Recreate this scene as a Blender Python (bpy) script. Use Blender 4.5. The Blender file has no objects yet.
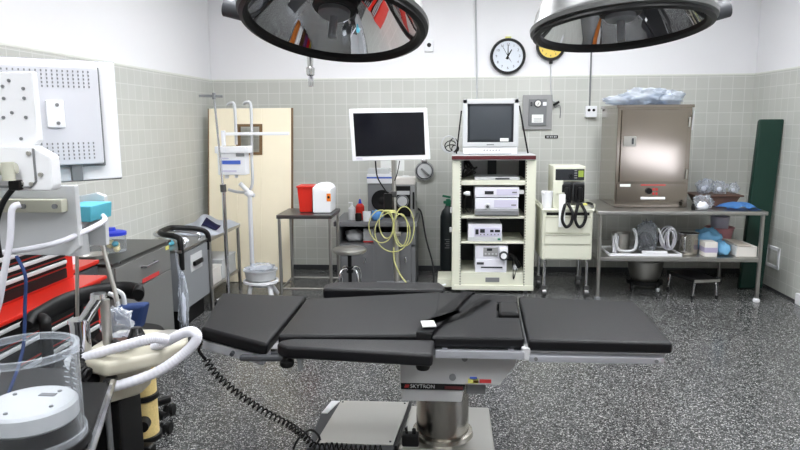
import bpy, bmesh, math, random
from mathutils import Vector, Matrix, Euler
random.seed(7)
S = bpy.context.scene
COL = S.collection
PI = math.pi
rad = math.radians
V = Vector

# ---------------------------------------------------------------- materials
def lin(c):
    f = lambda v: v / 12.92 if v <= .04045 else ((v + .055) / 1.055) ** 2.4
    return tuple(f(x / 255) for x in c) + (1,)

def mat(name, rgb, rough=.5, metal=0, bump=0, bscale=200, stretch=None, var=0, coat=0, trans=0, ior=1.45, alpha=1, emit=0, spec=None):
    m = bpy.data.materials.new(name); m.use_nodes = True
    nt = m.node_tree; p = nt.nodes['Principled BSDF']
    p.inputs['Base Color'].default_value = lin(rgb)
    p.inputs['Roughness'].default_value = rough
    p.inputs['Metallic'].default_value = metal
    p.inputs['IOR'].default_value = ior
    if spec is not None: p.inputs['Specular IOR Level'].default_value = spec
    if coat: p.inputs['Coat Weight'].default_value = coat
    if trans: p.inputs['Transmission Weight'].default_value = trans
    if alpha < 1: p.inputs['Alpha'].default_value = alpha
    if emit:
        p.inputs['Emission Color'].default_value = lin(rgb); p.inputs['Emission Strength'].default_value = emit
    if bump or var:
        tc = nt.nodes.new('ShaderNodeTexCoord'); mp = nt.nodes.new('ShaderNodeMapping')
        nt.links.new(tc.outputs['Object'], mp.inputs['Vector'])
        if stretch: mp.inputs['Scale'].default_value = stretch
        nz = nt.nodes.new('ShaderNodeTexNoise'); nz.inputs['Scale'].default_value = bscale; nz.inputs['Detail'].default_value = 3
        nt.links.new(mp.outputs['Vector'], nz.inputs['Vector'])
        if bump:
            b = nt.nodes.new('ShaderNodeBump'); b.inputs['Strength'].default_value = bump; b.inputs['Distance'].default_value = .002
            nt.links.new(nz.outputs['Fac'], b.inputs['Height']); nt.links.new(b.outputs['Normal'], p.inputs['Normal'])
        if var:
            mx = nt.nodes.new('ShaderNodeMix'); mx.data_type = 'RGBA'
            a = [max(0, v * (1 - var)) for v in rgb]; c = [min(255, v * (1 + var)) for v in rgb]
            mx.inputs[6].default_value = lin(a); mx.inputs[7].default_value = lin(c)
            nt.links.new(nz.outputs['Fac'], mx.inputs[0]); nt.links.new(mx.outputs[2], p.inputs['Base Color'])
    return m

M = {}
def dm(key, *a, **k): M[key] = mat(key, *a, **k)
dm('paint', (236, 236, 238), .6, bump=.05, bscale=60)
dm('ceiling_paint', (225, 225, 225), .8)
dm('cap', (222, 224, 216), .35)
dm('cove', (52, 53, 55), .35, var=.5, bscale=120)
dm('steel', (178, 176, 172), .30, 1, bump=.25, bscale=40, stretch=(1, 1, 30))
dm('steel_warm', (150, 141, 132), .13, 1)
dm('steel_base', (192, 191, 186), .33, 1, bump=.04, bscale=40, stretch=(1, 20, 1))
dm('steel_dark', (112, 112, 112), .36, 1, bump=.2, bscale=40, stretch=(1, 1, 20))
dm('steel_satin', (190, 188, 182), .4, 1, bump=.2, bscale=60)
dm('column_steel', (172, 168, 160), .22, 1, bump=.1, bscale=60, stretch=(10, 10, 1))
dm('chrome', (205, 205, 208), .12, 1)
dm('mirror', (205, 206, 208), .03, 1)
dm('alu', (150, 152, 155), .4, .8)
dm('shell', (104, 105, 104), .35, .6)
dm('gasket', (14, 14, 14), .45)
dm('vinyl', (13, 13, 16), .38, spec=.34, bump=.35, bscale=350)
dm('vinyl_soft', (17, 17, 20), .36, spec=.4, bump=.35, bscale=350)
dm('black', (11, 11, 12), .45, spec=.35)
dm('monitor_white', (208, 209, 215), .45)
dm('black_gloss', (14, 14, 15), .22)
dm('rubber', (24, 24, 25), .6)
dm('dark_grey', (62, 64, 68), .5)
dm('mid_grey', (120, 122, 124), .45)
dm('grey_paint', (104, 106, 107), .42, bump=.08, bscale=50)
dm('cab_grey', (128, 128, 126), .38, .3, bump=.1, bscale=30, stretch=(1, 1, 12))
dm('hamper_grey', (150, 153, 156), .42, .3, bump=.1, bscale=30)
dm('desk_grey', (112, 113, 115), .45, .2)
dm('light_grey', (196, 198, 200), .45)
dm('white_plastic', (232, 233, 236), .38)
dm('device_white', (224, 224, 232), .4)
dm('lilac', (202, 199, 218), .45)
dm('table_white', (188, 189, 190), .4)
dm('cream', (216, 217, 200), .42)
dm('cream_dark', (190, 190, 174), .45)
dm('door_cream', (246, 236, 210), .5, var=.03, bscale=3)
dm('brown_edge', (118, 92, 62), .6)
dm('machine_cream', (176, 172, 156), .4)
dm('rail_light', (206, 208, 216), .34, .75)
dm('soda_lime', (214, 192, 130), .5, var=.12, bscale=160)
dm('red', (200, 36, 22), .35, coat=.3)
dm('red_bin', (208, 40, 26), .4)
dm('dark_red', (80, 26, 30), .45)
dm('teal', (88, 176, 196), .45)
dm('navy', (30, 52, 98), .8, bump=.4, bscale=200)
dm('blue_plastic', (40, 60, 190), .35)
dm('blue_cloth', (92, 150, 214), .75, bump=.3, bscale=90)
dm('blue_bag', (124, 184, 224), .5, bump=.3, bscale=60)
dm('blue_label', (72, 104, 196), .5)
dm('green_vinyl', (16, 52, 42), .45, bump=.2, bscale=200)
dm('valve_green', (30, 110, 80), .4)
dm('cylinder_dark', (36, 42, 44), .4)
dm('yellow', (226, 214, 70), .45)
dm('yellow_pale', (222, 218, 120), .45)
dm('cable_yellow', (200, 199, 132), .5)
dm('clock_yellow', (236, 206, 96), .5)
dm('orange', (240, 130, 40), .5)
dm('pink', (214, 150, 158), .45)
dm('brown_tray', (92, 66, 54), .5)
dm('lilac_box', (176, 168, 196), .5)
dm('box_white', (226, 222, 216), .6)
dm('cardboard', (206, 196, 184), .7)
dm('cloth_white', (226, 230, 238), .85, bump=.4, bscale=60)
dm('navy_cloth', (34, 36, 78), .8)
dm('screen_dark', (10, 11, 20), .14)
dm('crt_glass', (92, 97, 103), .25)
dm('lcd_dark', (44, 46, 50), .25)
dm('green_lcd', (150, 170, 70), .4)
dm('panel_grey', (150, 150, 150), .45)
dm('gauge_face', (225, 225, 220), .4)
dm('paper', (236, 238, 236), .7)
dm('hose_white', (218, 218, 226), .4)
dm('red_text', (196, 60, 60), .5)
dm('cotton', (232, 222, 176), .9)
dm('clock_face', (216, 222, 230), .5)
dm('ribbon', (26, 26, 28), .5, bump=.2, bscale=400)

def thin_clear(name, rgb, alpha, rough=.15, edge=.6):
    m = bpy.data.materials.new(name); m.use_nodes = True
    nt = m.node_tree; nt.nodes.remove(nt.nodes['Principled BSDF'])
    out = nt.nodes['Material Output']
    t = nt.nodes.new('ShaderNodeBsdfTransparent'); t.inputs[0].default_value = lin(rgb)
    g = nt.nodes.new('ShaderNodeBsdfPrincipled'); g.inputs['Base Color'].default_value = lin((225, 230, 236) if rough > .1 else (190, 194, 198)); g.inputs['Roughness'].default_value = rough
    mx = nt.nodes.new('ShaderNodeMixShader')
    lw = nt.nodes.new('ShaderNodeLayerWeight'); lw.inputs[0].default_value = .35
    pw = nt.nodes.new('ShaderNodeMath'); pw.operation = 'POWER'; pw.inputs[1].default_value = 2.2
    ad = nt.nodes.new('ShaderNodeMath'); ad.operation = 'MULTIPLY_ADD'; ad.inputs[1].default_value = edge; ad.inputs[2].default_value = alpha; ad.use_clamp = True
    nt.links.new(lw.outputs['Facing'], pw.inputs[0]); nt.links.new(pw.outputs[0], ad.inputs[0]); nt.links.new(ad.outputs[0], mx.inputs[0])
    nt.links.new(t.outputs[0], mx.inputs[1]); nt.links.new(g.outputs[0], mx.inputs[2]); nt.links.new(mx.outputs[0], out.inputs[0])
    return m
M['clear'] = thin_clear('clear_plastic', (250, 251, 252), .03, .05, .75)
M['clear_rim'] = thin_clear('clear_rim', (248, 250, 252), .12, .12, .5)
M['clear_bag'] = thin_clear('clear_bag', (244, 246, 250), .16, .12, .7)
M['blue_clear'] = thin_clear('blue_clear_wrap', (226, 235, 246), .34, .2, .7)

def tile_mat(name, axis):
    m = bpy.data.materials.new(name); m.use_nodes = True
    nt = m.node_tree; p = nt.nodes['Principled BSDF']; N = nt.nodes.new; L = nt.links.new
    g = N('ShaderNodeNewGeometry'); s = N('ShaderNodeSeparateXYZ'); c = N('ShaderNodeCombineXYZ')
    L(g.outputs['Position'], s.inputs[0]); L(s.outputs[axis], c.inputs[0]); L(s.outputs[2], c.inputs[1])
    b = N('ShaderNodeTexBrick'); b.offset = 0; b.squash = 1
    L(c.outputs[0], b.inputs['Vector'])
    b.inputs['Scale'].default_value = 1; b.inputs['Brick Width'].default_value = .11; b.inputs['Row Height'].default_value = .11
    b.inputs['Mortar Size'].default_value = .0035; b.inputs['Mortar Smooth'].default_value = .3
    b.inputs['Color1'].default_value = lin((197, 199, 192)); b.inputs['Color2'].default_value = lin((202, 203, 197)); b.inputs['Mortar'].default_value = lin((217, 218, 213))
    n = N('ShaderNodeTexNoise'); n.inputs['Scale'].default_value = 2.2; L(c.outputs[0], n.inputs['Vector'])
    mx = N('ShaderNodeMix'); mx.data_type = 'RGBA'; mx.blend_type = 'MULTIPLY'; mx.inputs[0].default_value = .12
    L(b.outputs['Color'], mx.inputs[6]); L(n.outputs['Fac'], mx.inputs[7]); L(mx.outputs[2], p.inputs['Base Color'])
    p.inputs['Roughness'].default_value = .32
    bp = N('ShaderNodeBump'); bp.inputs['Strength'].default_value = .4; bp.inputs['Distance'].default_value = .001; bp.invert = True
    L(b.outputs['Fac'], bp.inputs['Height']); L(bp.outputs[0], p.inputs['Normal'])
    return m
M['tile_x'] = tile_mat('wall_tile_back', 0)
M['tile_y'] = tile_mat('wall_tile_side', 1)

def terrazzo():
    m = bpy.data.materials.new('terrazzo'); m.use_nodes = True
    nt = m.node_tree; p = nt.nodes['Principled BSDF']; N = nt.nodes.new; L = nt.links.new
    g = N('ShaderNodeNewGeometry')
    v = N('ShaderNodeTexVoronoi'); v.inputs['Scale'].default_value = 195; v.inputs['Randomness'].default_value = 1
    L(g.outputs['Position'], v.inputs['Vector'])
    sp = N('ShaderNodeSeparateColor'); L(v.outputs['Color'], sp.inputs[0])
    r = N('ShaderNodeValToRGB'); r.color_ramp.interpolation = 'CONSTANT'
    e = r.color_ramp.elements; e[0].position = 0; e[0].color = lin((14, 15, 16)); e[1].position = .34; e[1].color = lin((48, 49, 51))
    for pos, c in ((.56, (90, 91, 92)), (.77, (134, 135, 134)), (.92, (190, 190, 187))):
        x = e.new(pos); x.color = lin(c)
    L(sp.outputs[0], r.inputs[0])
    v2 = N('ShaderNodeTexVoronoi'); v2.inputs['Scale'].default_value = 300; L(g.outputs['Position'], v2.inputs['Vector'])
    sp2 = N('ShaderNodeSeparateColor'); L(v2.outputs['Color'], sp2.inputs[0])
    r2 = N('ShaderNodeValToRGB'); r2.color_ramp.interpolation = 'CONSTANT'
    e2 = r2.color_ramp.elements; e2[0].color = lin((38, 39, 41)); e2[1].position = .6; e2[1].color = lin((128, 129, 128))
    L(sp2.outputs[1], r2.inputs[0])
    mx = N('ShaderNodeMix'); mx.data_type = 'RGBA'; mx.inputs[0].default_value = .22
    L(r.outputs[0], mx.inputs[6]); L(r2.outputs[0], mx.inputs[7]); L(mx.outputs[2], p.inputs['Base Color'])
    p.inputs['Roughness'].default_value = .2
    p.inputs['Specular IOR Level'].default_value = .4
    return m
M['terrazzo'] = terrazzo()

# ---------------------------------------------------------------- mesh builder (world coordinates)
class B:
    def __init__(s): s.bm = bmesh.new(); s.m = 0; s.xf = Matrix()
    def _add(s, t):
        for f in t.faces: f.material_index = s.m
        t.transform(s.xf)
        me = bpy.data.meshes.new('tmp'); t.to_mesh(me); t.free(); s.bm.from_mesh(me); bpy.data.meshes.remove(me); return s
    def mi(s, i): s.m = i; return s
    def at(s, loc=(0, 0, 0), rot=(0, 0, 0)): s.xf = Matrix.Translation(loc) @ Euler(rot).to_matrix().to_4x4(); return s
    def box(s, c, d, bev=0, rot=None, seg=2):
        t = bmesh.new(); bmesh.ops.create_cube(t, size=1); t.transform(Matrix.Diagonal((*d, 1)))
        if bev: bmesh.ops.bevel(t, geom=t.edges[:], offset=min(bev, min(d) * .49), segments=seg, affect='EDGES', profile=.5)
        if rot: t.transform(Euler(rot).to_matrix().to_4x4())
        t.transform(Matrix.Translation(c)); return s._add(t)
    def span(s, x0, x1, y0, y1, z0, z1, bev=0, seg=2):
        return s.box(((x0 + x1) / 2, (y0 + y1) / 2, (z0 + z1) / 2), (x1 - x0, y1 - y0, z1 - z0), bev, None, seg)
    def prism(s, pts, vec, bev=0, seg=2):
        t = bmesh.new(); vec = V(vec)
        a = [t.verts.new(p) for p in pts]; f = t.faces.new(a)
        r = bmesh.ops.extrude_face_region(t, geom=[f]); nv = [g for g in r['geom'] if isinstance(g, bmesh.types.BMVert)]
        for v in nv: v.co += vec
        bmesh.ops.recalc_face_normals(t, faces=t.faces[:])
        if bev: bmesh.ops.bevel(t, geom=t.edges[:], offset=bev, segments=seg, affect='EDGES', profile=.5)
        return s._add(t)
    def cyl(s, p0, p1, r0, r1=None, n=20):
        p0, p1 = V(p0), V(p1); d = p1 - p0; r1 = r0 if r1 is None else r1
        t = bmesh.new(); bmesh.ops.create_cone(t, cap_ends=True, segments=n, radius1=max(r0, 1e-4), radius2=max(r1, 1e-4), depth=d.length)
        t.transform(Matrix.Translation((p0 + p1) / 2) @ V((0, 0, 1)).rotation_difference(d).to_matrix().to_4x4()); return s._add(t)
    def sph(s, c, r, n=16, rot=None):
        r = (r, r, r) if not hasattr(r, '__len__') else r
        t = bmesh.new(); bmesh.ops.create_uvsphere(t, u_segments=n, v_segments=max(6, n // 2), radius=1)
        t.transform(Matrix.Diagonal((*r, 1)))
        if rot: t.transform(Euler(rot).to_matrix().to_4x4())
        t.transform(Matrix.Translation(c)); return s._add(t)
    def lathe(s, prof, o=(0, 0, 0), axis=(0, 0, 1), n=32):
        t = bmesh.new(); rings = []
        for r, z in prof:
            rings.append([t.verts.new((0, 0, z))] if r < 1e-6 else [t.verts.new((r * math.cos(2 * PI * i / n), r * math.sin(2 * PI * i / n), z)) for i in range(n)])
        for a, b in zip(rings, rings[1:]):
            for i in range(n):
                j = (i + 1) % n
                if len(a) == 1 and len(b) == 1: continue
                if len(a) == 1: t.faces.new((a[0], b[j], b[i]))
                elif len(b) == 1: t.faces.new((a[i], a[j], b[0]))
                else: t.faces.new((a[i], a[j], b[j], b[i]))
        bmesh.ops.recalc_face_normals(t, faces=t.faces[:])
        t.transform(Matrix.Translation(o) @ V((0, 0, 1)).rotation_difference(V(axis)).to_matrix().to_4x4()); return s._add(t)
    def tube(s, pts, r, n=10, smooth=0, flat=None):
        pts = [V(p) for p in pts]
        if smooth: pts = spline(pts, smooth)
        rs = r if callable(r) else (lambda u, r=r: r)
        t = bmesh.new(); rings = []; nrm = None; L = len(pts)
        for i, p in enumerate(pts):
            d = (pts[min(i + 1, L - 1)] - pts[max(i - 1, 0)])
            d = d.normalized() if d.length > 1e-9 else V((0, 0, 1))
            if nrm is None: nrm = d.orthogonal().normalized() if not flat else V(flat)
            nrm = (nrm - d * nrm.dot(d)).normalized(); bn = d.cross(nrm)
            q = rs(i / max(1, L - 1)); qa, qb = q if hasattr(q, '__len__') else (q, q)
            rings.append([t.verts.new(p + nrm * qa * math.cos(2 * PI * k / n) + bn * qb * math.sin(2 * PI * k / n)) for k in range(n)])
        for a, b in zip(rings, rings[1:]):
            for k in range(n): t.faces.new((a[k], a[(k + 1) % n], b[(k + 1) % n], b[k]))
        t.faces.new(rings[0][::-1]); t.faces.new(rings[-1])
        bmesh.ops.recalc_face_normals(t, faces=t.faces[:]); return s._add(t)
    def blob(s, c, r, amp=.25, n=24, freq=2.5, seed=0, flat_bottom=None, crinkle=0):
        from mathutils import noise
        t = bmesh.new(); bmesh.ops.create_uvsphere(t, u_segments=n, v_segments=n // 2, radius=1)
        for v in t.verts:
            k = 1 + amp * (noise.noise(v.co * freq + V((seed * 7.1, seed * 3.3, seed))) + .6 * noise.noise(v.co * freq * 2.7 + V((seed, 5, seed * 2.2))))
            if crinkle: k += crinkle * (abs(noise.noise(v.co * freq * 1.9 + V((3, seed, 1)))) + .5 * abs(noise.noise(v.co * freq * 4.1 + V((seed, 1, 7)))) - .3)
            v.co = V((v.co.x * r[0] * k, v.co.y * r[1] * k, v.co.z * r[2] * k))
            if flat_bottom is not None and v.co.z < -flat_bottom: v.co.z = -flat_bottom
        t.transform(Matrix.Translation(c)); return s._add(t)
    def sheet(s, fn, nu, nv, th=.003):
        t = bmesh.new(); g = [[t.verts.new(fn(i / nu, j / nv)) for j in range(nv + 1)] for i in range(nu + 1)]
        fs = [t.faces.new((g[i][j], g[i + 1][j], g[i + 1][j + 1], g[i][j + 1])) for i in range(nu) for j in range(nv)]
        bmesh.ops.solidify(t, geom=fs, thickness=th); bmesh.ops.recalc_face_normals(t, faces=t.faces[:]); return s._add(t)

def spline(p, k):
    out = []; n = len(p)
    for i in range(n - 1):
        a, b, c, d = p[max(i - 1, 0)], p[i], p[i + 1], p[min(i + 2, n - 1)]
        for j in range(k):
            t = j / k
            out.append(.5 * ((2 * b) + (c - a) * t + (2 * a - 5 * b + 4 * c - d) * t * t + (3 * b - a - 3 * c + d) * t ** 3))
    out.append(p[-1]); return out

WM = {}
def obj(name, b, mats, parent=None, loc=None, ang=38):
    me = bpy.data.meshes.new(name)
    org = WM[parent.name] if parent else Matrix.Translation(loc or (0, 0, 0))
    b.bm.transform(org.inverted()); b.bm.to_mesh(me); b.bm.free()
    for m in (mats if isinstance(mats, (list, tuple)) else [mats]): me.materials.append(M[m] if isinstance(m, str) else m)
    me.polygons.foreach_set('use_smooth', [True] * len(me.polygons)); me.set_sharp_from_angle(angle=rad(ang))
    o = bpy.data.objects.new(name, me); COL.objects.link(o)
    if ang < 100:
        wn_ = o.modifiers.new('weighted_normal', 'WEIGHTED_NORMAL'); wn_.keep_sharp = True
    if parent: o.parent = parent
    else: o.location = org.translation
    WM[o.name] = org
    return o
def tag(o, label, cat, group=None):
    o['label'] = label; o['category'] = cat
    if group: o['group'] = group
    return o
def thing(name, label, cat, loc, group=None):
    o = bpy.data.objects.new(name, None); COL.objects.link(o); o.location = loc; o.empty_display_size = .1
    WM[o.name] = Matrix.Translation(loc)
    return tag(o, label, cat, group)
def one(name, b, mats, label, cat, loc=(0, 0, 0), group=None, ang=38): return tag(obj(name, b, mats, None, loc, ang), label, cat, group)
def struct(name, b, mats):
    o = obj(name, b, mats); o['kind'] = 'structure'; return o
def text(name, body, loc, size, material, parent, rot=(PI / 2, 0, 0), ext=.0006):
    cu = bpy.data.curves.new(name, 'FONT'); cu.body = body; cu.size = size; cu.extrude = ext; cu.align_x = 'CENTER'; cu.align_y = 'CENTER'
    tmp = bpy.data.objects.new('tmp', cu); COL.objects.link(tmp); bpy.context.view_layer.update()
    me = bpy.data.meshes.new_from_object(tmp.evaluated_get(bpy.context.evaluated_depsgraph_get()))
    bpy.data.objects.remove(tmp)
    me.transform(Matrix.Translation(loc) @ Euler(rot).to_matrix().to_4x4()); me.transform(WM[parent.name].inverted())
    me.materials.clear(); me.materials.append(M[material])
    o = bpy.data.objects.new(name, me); COL.objects.link(o); o.parent = parent; WM[o.name] = WM[parent.name]; return o
def copy_tree(o, parent=None):
    c = o.copy(); COL.objects.link(c); c.parent = parent; WM[c.name] = WM[o.name]
    for ch in [x for x in COL.objects if x.parent == o]: copy_tree(ch, c)
    return c
def caster(parent, x, y, z=.09, r=.03, stem=None):
    c = obj('caster', B().span(x - .018, x + .018, y - .012, y + .03, r * 1.1, z, .004), 'chrome', parent)
    obj('wheel', B().cyl((x - .013, y + .012, r), (x + .013, y + .012, r), r, n=18), 'rubber', c)
    return c

# ---------------------------------------------------------------- camera
cam = bpy.data.cameras.new('camera'); co = bpy.data.objects.new('camera', cam); COL.objects.link(co)
cam.sensor_width = 36; cam.lens = 36 * 660 / 800; cam.clip_start = .05; cam.clip_end = 60
yaw, pitch, roll = .0735, .155, -.007
fw = V((-math.sin(yaw) * math.cos(pitch), math.cos(yaw) * math.cos(pitch), -math.sin(pitch)))
rt = V((math.cos(yaw), math.sin(yaw), 0)); up = rt.cross(fw)
r2 = rt * math.cos(roll) + up * math.sin(roll); u2 = up * math.cos(roll) - rt * math.sin(roll)
co.matrix_world = Matrix(((r2.x, u2.x, -fw.x, 0), (r2.y, u2.y, -fw.y, 0), (r2.z, u2.z, -fw.z, 1.475), (0, 0, 0, 1)))
S.camera = co

# ---------------------------------------------------------------- room
X0, X1, Y0, Y1, H, ZC = -2.32, 2.83, -2.4, 6.48, 1.89, 3.0
struct('floor', B().span(X0 - .1, X1 + .1, Y0 - .1, Y1 + .1, -.1, 0), 'terrazzo')
struct('ceiling', B().span(X0 - .1, X1 + .1, Y0 - .1, Y1 + .1, ZC, ZC + .1), 'ceiling_paint')
def wall(name, tile, lo, hi, cap):
    b = B().span(*lo).mi(1).span(*hi).mi(2).span(*cap, bev=.004)
    struct(name, b, [tile, 'paint', 'cap'])
wall('wall_back', 'tile_x', (X0, X1, Y1, Y1 + .1, 0, H), (X0 - .1, X1 + .1, Y1 + .008, Y1 + .1, H, ZC), (X0, X1, Y1 - .003, Y1 + .02, H - .008, H + .008))
wall('wall_front', 'tile_x', (X0, X1, Y0 - .1, Y0, 0, H), (X0 - .1, X1 + .1, Y0 - .1, Y0 - .008, H, ZC), (X0, X1, Y0 - .02, Y0 + .003, H - .008, H + .008))
wall('wall_left', 'tile_y', (X0 - .1, X0, Y0, Y1, 0, H), (X0 - .1, X0 - .008, Y0, Y1, H, ZC), (X0 - .02, X0 + .003, Y0, Y1, H - .008, H + .008))
wall('wall_right', 'tile_y', (X1, X1 + .1, Y0, Y1, 0, H), (X1 + .008, X1 + .1, Y0, Y1, H, ZC), (X1 - .003, X1 + .02, Y0, Y1, H - .008, H + .008))
struct('baseboard_back', B().span(X0, X1, Y1 - .012, Y1, 0, .05, .004), 'cove')
struct('baseboard_left', B().span(X0, X0 + .012, Y0, Y1, 0, .05, .004), 'cove')
struct('baseboard_right', B().span(X1 - .012, X1, Y0, Y1, 0, .02, .004), 'cove')

# ceiling lamps
M['lamp'] = mat('lamp_diffuser', (250, 252, 255), .5, emit=9)
for i, (x, y) in enumerate(((-.6, 4.55), (1.25, 4.55), (-.6, 2.2), (1.25, 2.2), (-.6, -.3), (1.25, -.3))):
    where = ['over the drip pole end of the room', 'over the equipment tower', 'over the anaesthesia machine', 'over the added apron rack', 'over the near end of the left wall', 'over the near end of the right wall'][i]
    t = thing('ceiling_light', 'long fluorescent ceiling light set ' + where, 'ceiling light', (x, y, ZC), 'ceiling lights')
    obj('frame', B().span(x - .32, x + .32, y - .62, y - .6, ZC - .06, ZC).span(x - .32, x + .32, y + .6, y + .62, ZC - .06, ZC).span(x - .32, x - .3, y - .6, y + .6, ZC - .06, ZC).span(x + .3, x + .32, y - .6, y + .6, ZC - .06, ZC), 'white_plastic', t)
    obj('diffuser', B().span(x - .3, x + .3, y - .6, y + .6, ZC - .045, ZC - .03), 'lamp', t)
w = bpy.data.worlds.new('world'); S.world = w; w.use_nodes = True
w.node_tree.nodes['Background'].inputs[0].default_value = (.8, .85, .9, 1); w.node_tree.nodes['Background'].inputs[1].default_value = .1
S.view_settings.view_transform = 'Standard'; S.view_settings.look = 'None'; S.view_settings.exposure = 1.45; S.view_settings.gamma = 1
# ================================================================ operating table
T = thing('operating_table', 'long black padded operating table on a steel column in the middle of the room', 'operating table', (-.02, 2.6, 0))
# base
b = B().span(-.2, .195, 2.53, 2.95, .0, .15, .008)
obj('base_plate', b, 'steel_base', T)
b = B().prism([(-.64, 2.50, 0), (-.215, 2.50, 0), (-.215, 2.50, .155), (-.575, 2.50, .155)], (0, .455, 0), .006)
cov = obj('base_cover', b, 'dark_grey', T)
obj('cover_plate', B().prism([(-.545, 2.535, .156), (-.222, 2.535, .156), (-.18, 2.958, .156), (-.505, 2.958, .156)], (0, 0, .006), .001), 'steel_base', cov)
obj('cover_strip', B().prism([(-.575, 2.82, .156), (-.548, 2.82, .156), (-.512, 2.956, .156), (-.552, 2.956, .156)], (0, 0, .004)), 'white_plastic', cov)
for x, y in ((-.53, 2.56), (-.495, 2.94), (-.2, 2.94), (-.235, 2.56)): obj('screw', B().cyl((x, y, .161), (x, y, .165), .005, n=10), 'dark_grey', cov)
obj('base_joint', B().prism([(-.214, 2.51, .05), (-.202, 2.51, .05), (-.168, 2.95, .05), (-.18, 2.95, .05)], (0, 0, .12)), 'black', T)
obj('column', B().lathe([(0, .42), (.112, .42), (.112, .172), (.128, .168), (.132, .15), (0, .15)], (-.02, 2.68, 0), n=48), 'column_steel', T)
# housing
hs = obj('column_housing', B().prism([(-.175, 2.42, .405), (.055, 2.42, .405), (.07, 2.42, .49), (-.175, 2.42, .49)], (0, .42, 0), .004), 'table_white', T)
st = obj('name_stripe', B().prism([(-.178, 2.412, .456), (.064, 2.412, .456), (.069, 2.412, .482), (-.178, 2.412, .482)], (0, .02, 0)), 'black_gloss', T)
text('lettering', 'SKYTRON', (-.095, 2.411, .469), .021, 'light_grey', st)
obj('stripe_flash', B().prism([(-.165, 2.4112, .463), (-.15, 2.4112, .463), (-.146, 2.4112, .475), (-.161, 2.4112, .475)], (0, .001, 0)), 'red_text', st)
obj('stripe_flash', B().span(-.01, .06, 2.4112, 2.4125, .460, .472), 'dark_red', st)
body = obj('table_frame', B().prism([(-.18, 2.40, .484), (.195, 2.40, .484), (.255, 2.40, .56), (.275, 2.40, .632), (-.18, 2.40, .632)], (0, .44, 0), .006), 'table_white', T)
for x, z, r in ((.02, .515, .013), (.065, .59, .011)): obj('bolt', B().cyl((x, 2.392, z), (x, 2.40, z), r, n=18), 'mid_grey', body)
for nm, x0, x1, z0, z1, m in (('sticker', .078, .118, .492, .51, 'yellow_pale'), ('sticker', .085, .112, .506, .517, 'blue_label'), ('sticker', .122, .166, .494, .508, 'red_text'), ('sticker', .098, .118, .494, .504, 'orange')):
    obj(nm, B().span(x0, x1, 2.397, 2.3995, z0, z1), m, body)
obj('motor_box', B().span(.075, .15, 2.46, 2.62, .42, .482, .006), 'mid_grey', T)
# frames and rails
obj('seat_rail', B().span(-.045, .275, 2.285, 2.305, .630, .660, .004).span(-.02, .0, 2.305, 2.41, .64, .66).span(.22, .24, 2.305, 2.41, .64, .66), 'rail_light', T)
obj('seat_frame', B().span(-.6, .275, 2.33, 2.86, .625, .655, .004), 'mid_grey', T)
lf = obj('leg_frame', B().span(.28, .775, 2.315, 2.86, .633, .66, .004), 'table_white', T)
obj('leg_rail', B().span(.292, .762, 2.285, 2.312, .622, .647, .004), 'rail_light', lf)
for x in (.315, .735): obj('rail_bolt', B().cyl((x, 2.281, .635), (x, 2.287, .635), .007, n=12), 'mid_grey', lf)
obj('joint_block', B().span(.266, .296, 2.29, 2.34, .625, .672, .004), 'light_grey', T)
# pads
def pad(name, pts, th, bev=.014, m='vinyl', parent=T): return obj(name, B().prism(pts, th, bev, 3), m, parent, ang=60)
pad('leg_pad', [(.288, 2.29, .66), (.79, 2.285, .66), (.805, 2.83, .66), (.315, 2.885, .66)], (0, 0, .044), .012)
sp = pad('seat_pad', [(-.06, 2.31, .66), (.276, 2.31, .66), (.29, 2.57, .66), (.20, 2.57, .66), (.215, 2.79, .66), (.302, 2.79, .66), (.31, 2.9, .66), (-.06, 2.95, .66)], (0, 0, .042), .01)
obj('cutout_cushion', B().prism([(.205, 2.60, .64), (.29, 2.60, .64), (.30, 2.775, .64), (.22, 2.775, .64)], (0, 0, .072), .016, 3), 'black', sp)
pad('back_pad', [(-.622, 2.29, .66), (-.1, 2.325, .66), (-.045, 2.36, .66), (-.03, 2.95, .66), (-.625, 2.80, .66)], (0, 0, .045), .012)
pad('arm_pad', [(-.57, 2.19, .652), (-.05, 2.135, .652), (-.045, 2.295, .652), (-.56, 2.285, .652), (-.60, 2.26, .652), (-.61, 2.225, .652)], (0, 0, .046), .012, 'vinyl_soft')
pad('arm_pad', [(-.585, 2.975, .655), (-.02, 2.975, .655), (-.01, 3.05, .655), (-.04, 3.13, .655), (-.55, 3.12, .655), (-.595, 3.06, .655)], (0, 0, .05), .012, 'vinyl_soft')
hp = [(-.920, 2.32, .722), (-.650, 2.25, .684), (-.632, 2.85, .704), (-1.005, 2.80, .728)]
n_ = -(V(hp[1]) - V(hp[0])).cross(V(hp[3]) - V(hp[0])).normalized() * .05
pad('head_pad', [tuple(V(p) + n_) for p in hp], tuple(-n_), .013)
cx_ = V((-.80, 2.55, .70))
hf = obj('head_frame', B().prism([tuple(cx_ + (V(p) - cx_) * .94 + n_ * 1.1) for p in hp], tuple(n_ * .7), .003), 'rail_light', T)
obj('head_knob', B().cyl((-.79, 2.268, .635), (-.79, 2.285, .638), .008, n=12), 'dark_grey', hf)
obj('arm_rail', B().span(-.6, -.05, 2.255, 2.275, .628, .65, .003), 'steel_dark', T)
obj('arm_rail', B().span(-.58, -.03, 2.93, 2.95, .625, .645, .003), 'steel_dark', T)
obj('release_handle', B().box((-.665, 2.235, .638), (.165, .03, .022), .008, (0, -.01, 0)), 'dark_grey', T)
obj('hinge_bracket', B().span(-.64, -.6, 2.25, 2.33, .64, .668, .004), 'chrome', T)
for x in (-.567, -.085):
    obj('clamp_knob', B().lathe([(0, 0), (.022, 0), (.026, .008), (.024, .02), (0, .022)], (x, 2.2, .622), n=18).cyl((x, 2.2, .64), (x, 2.2, .652), .01), 'black', T)
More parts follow.
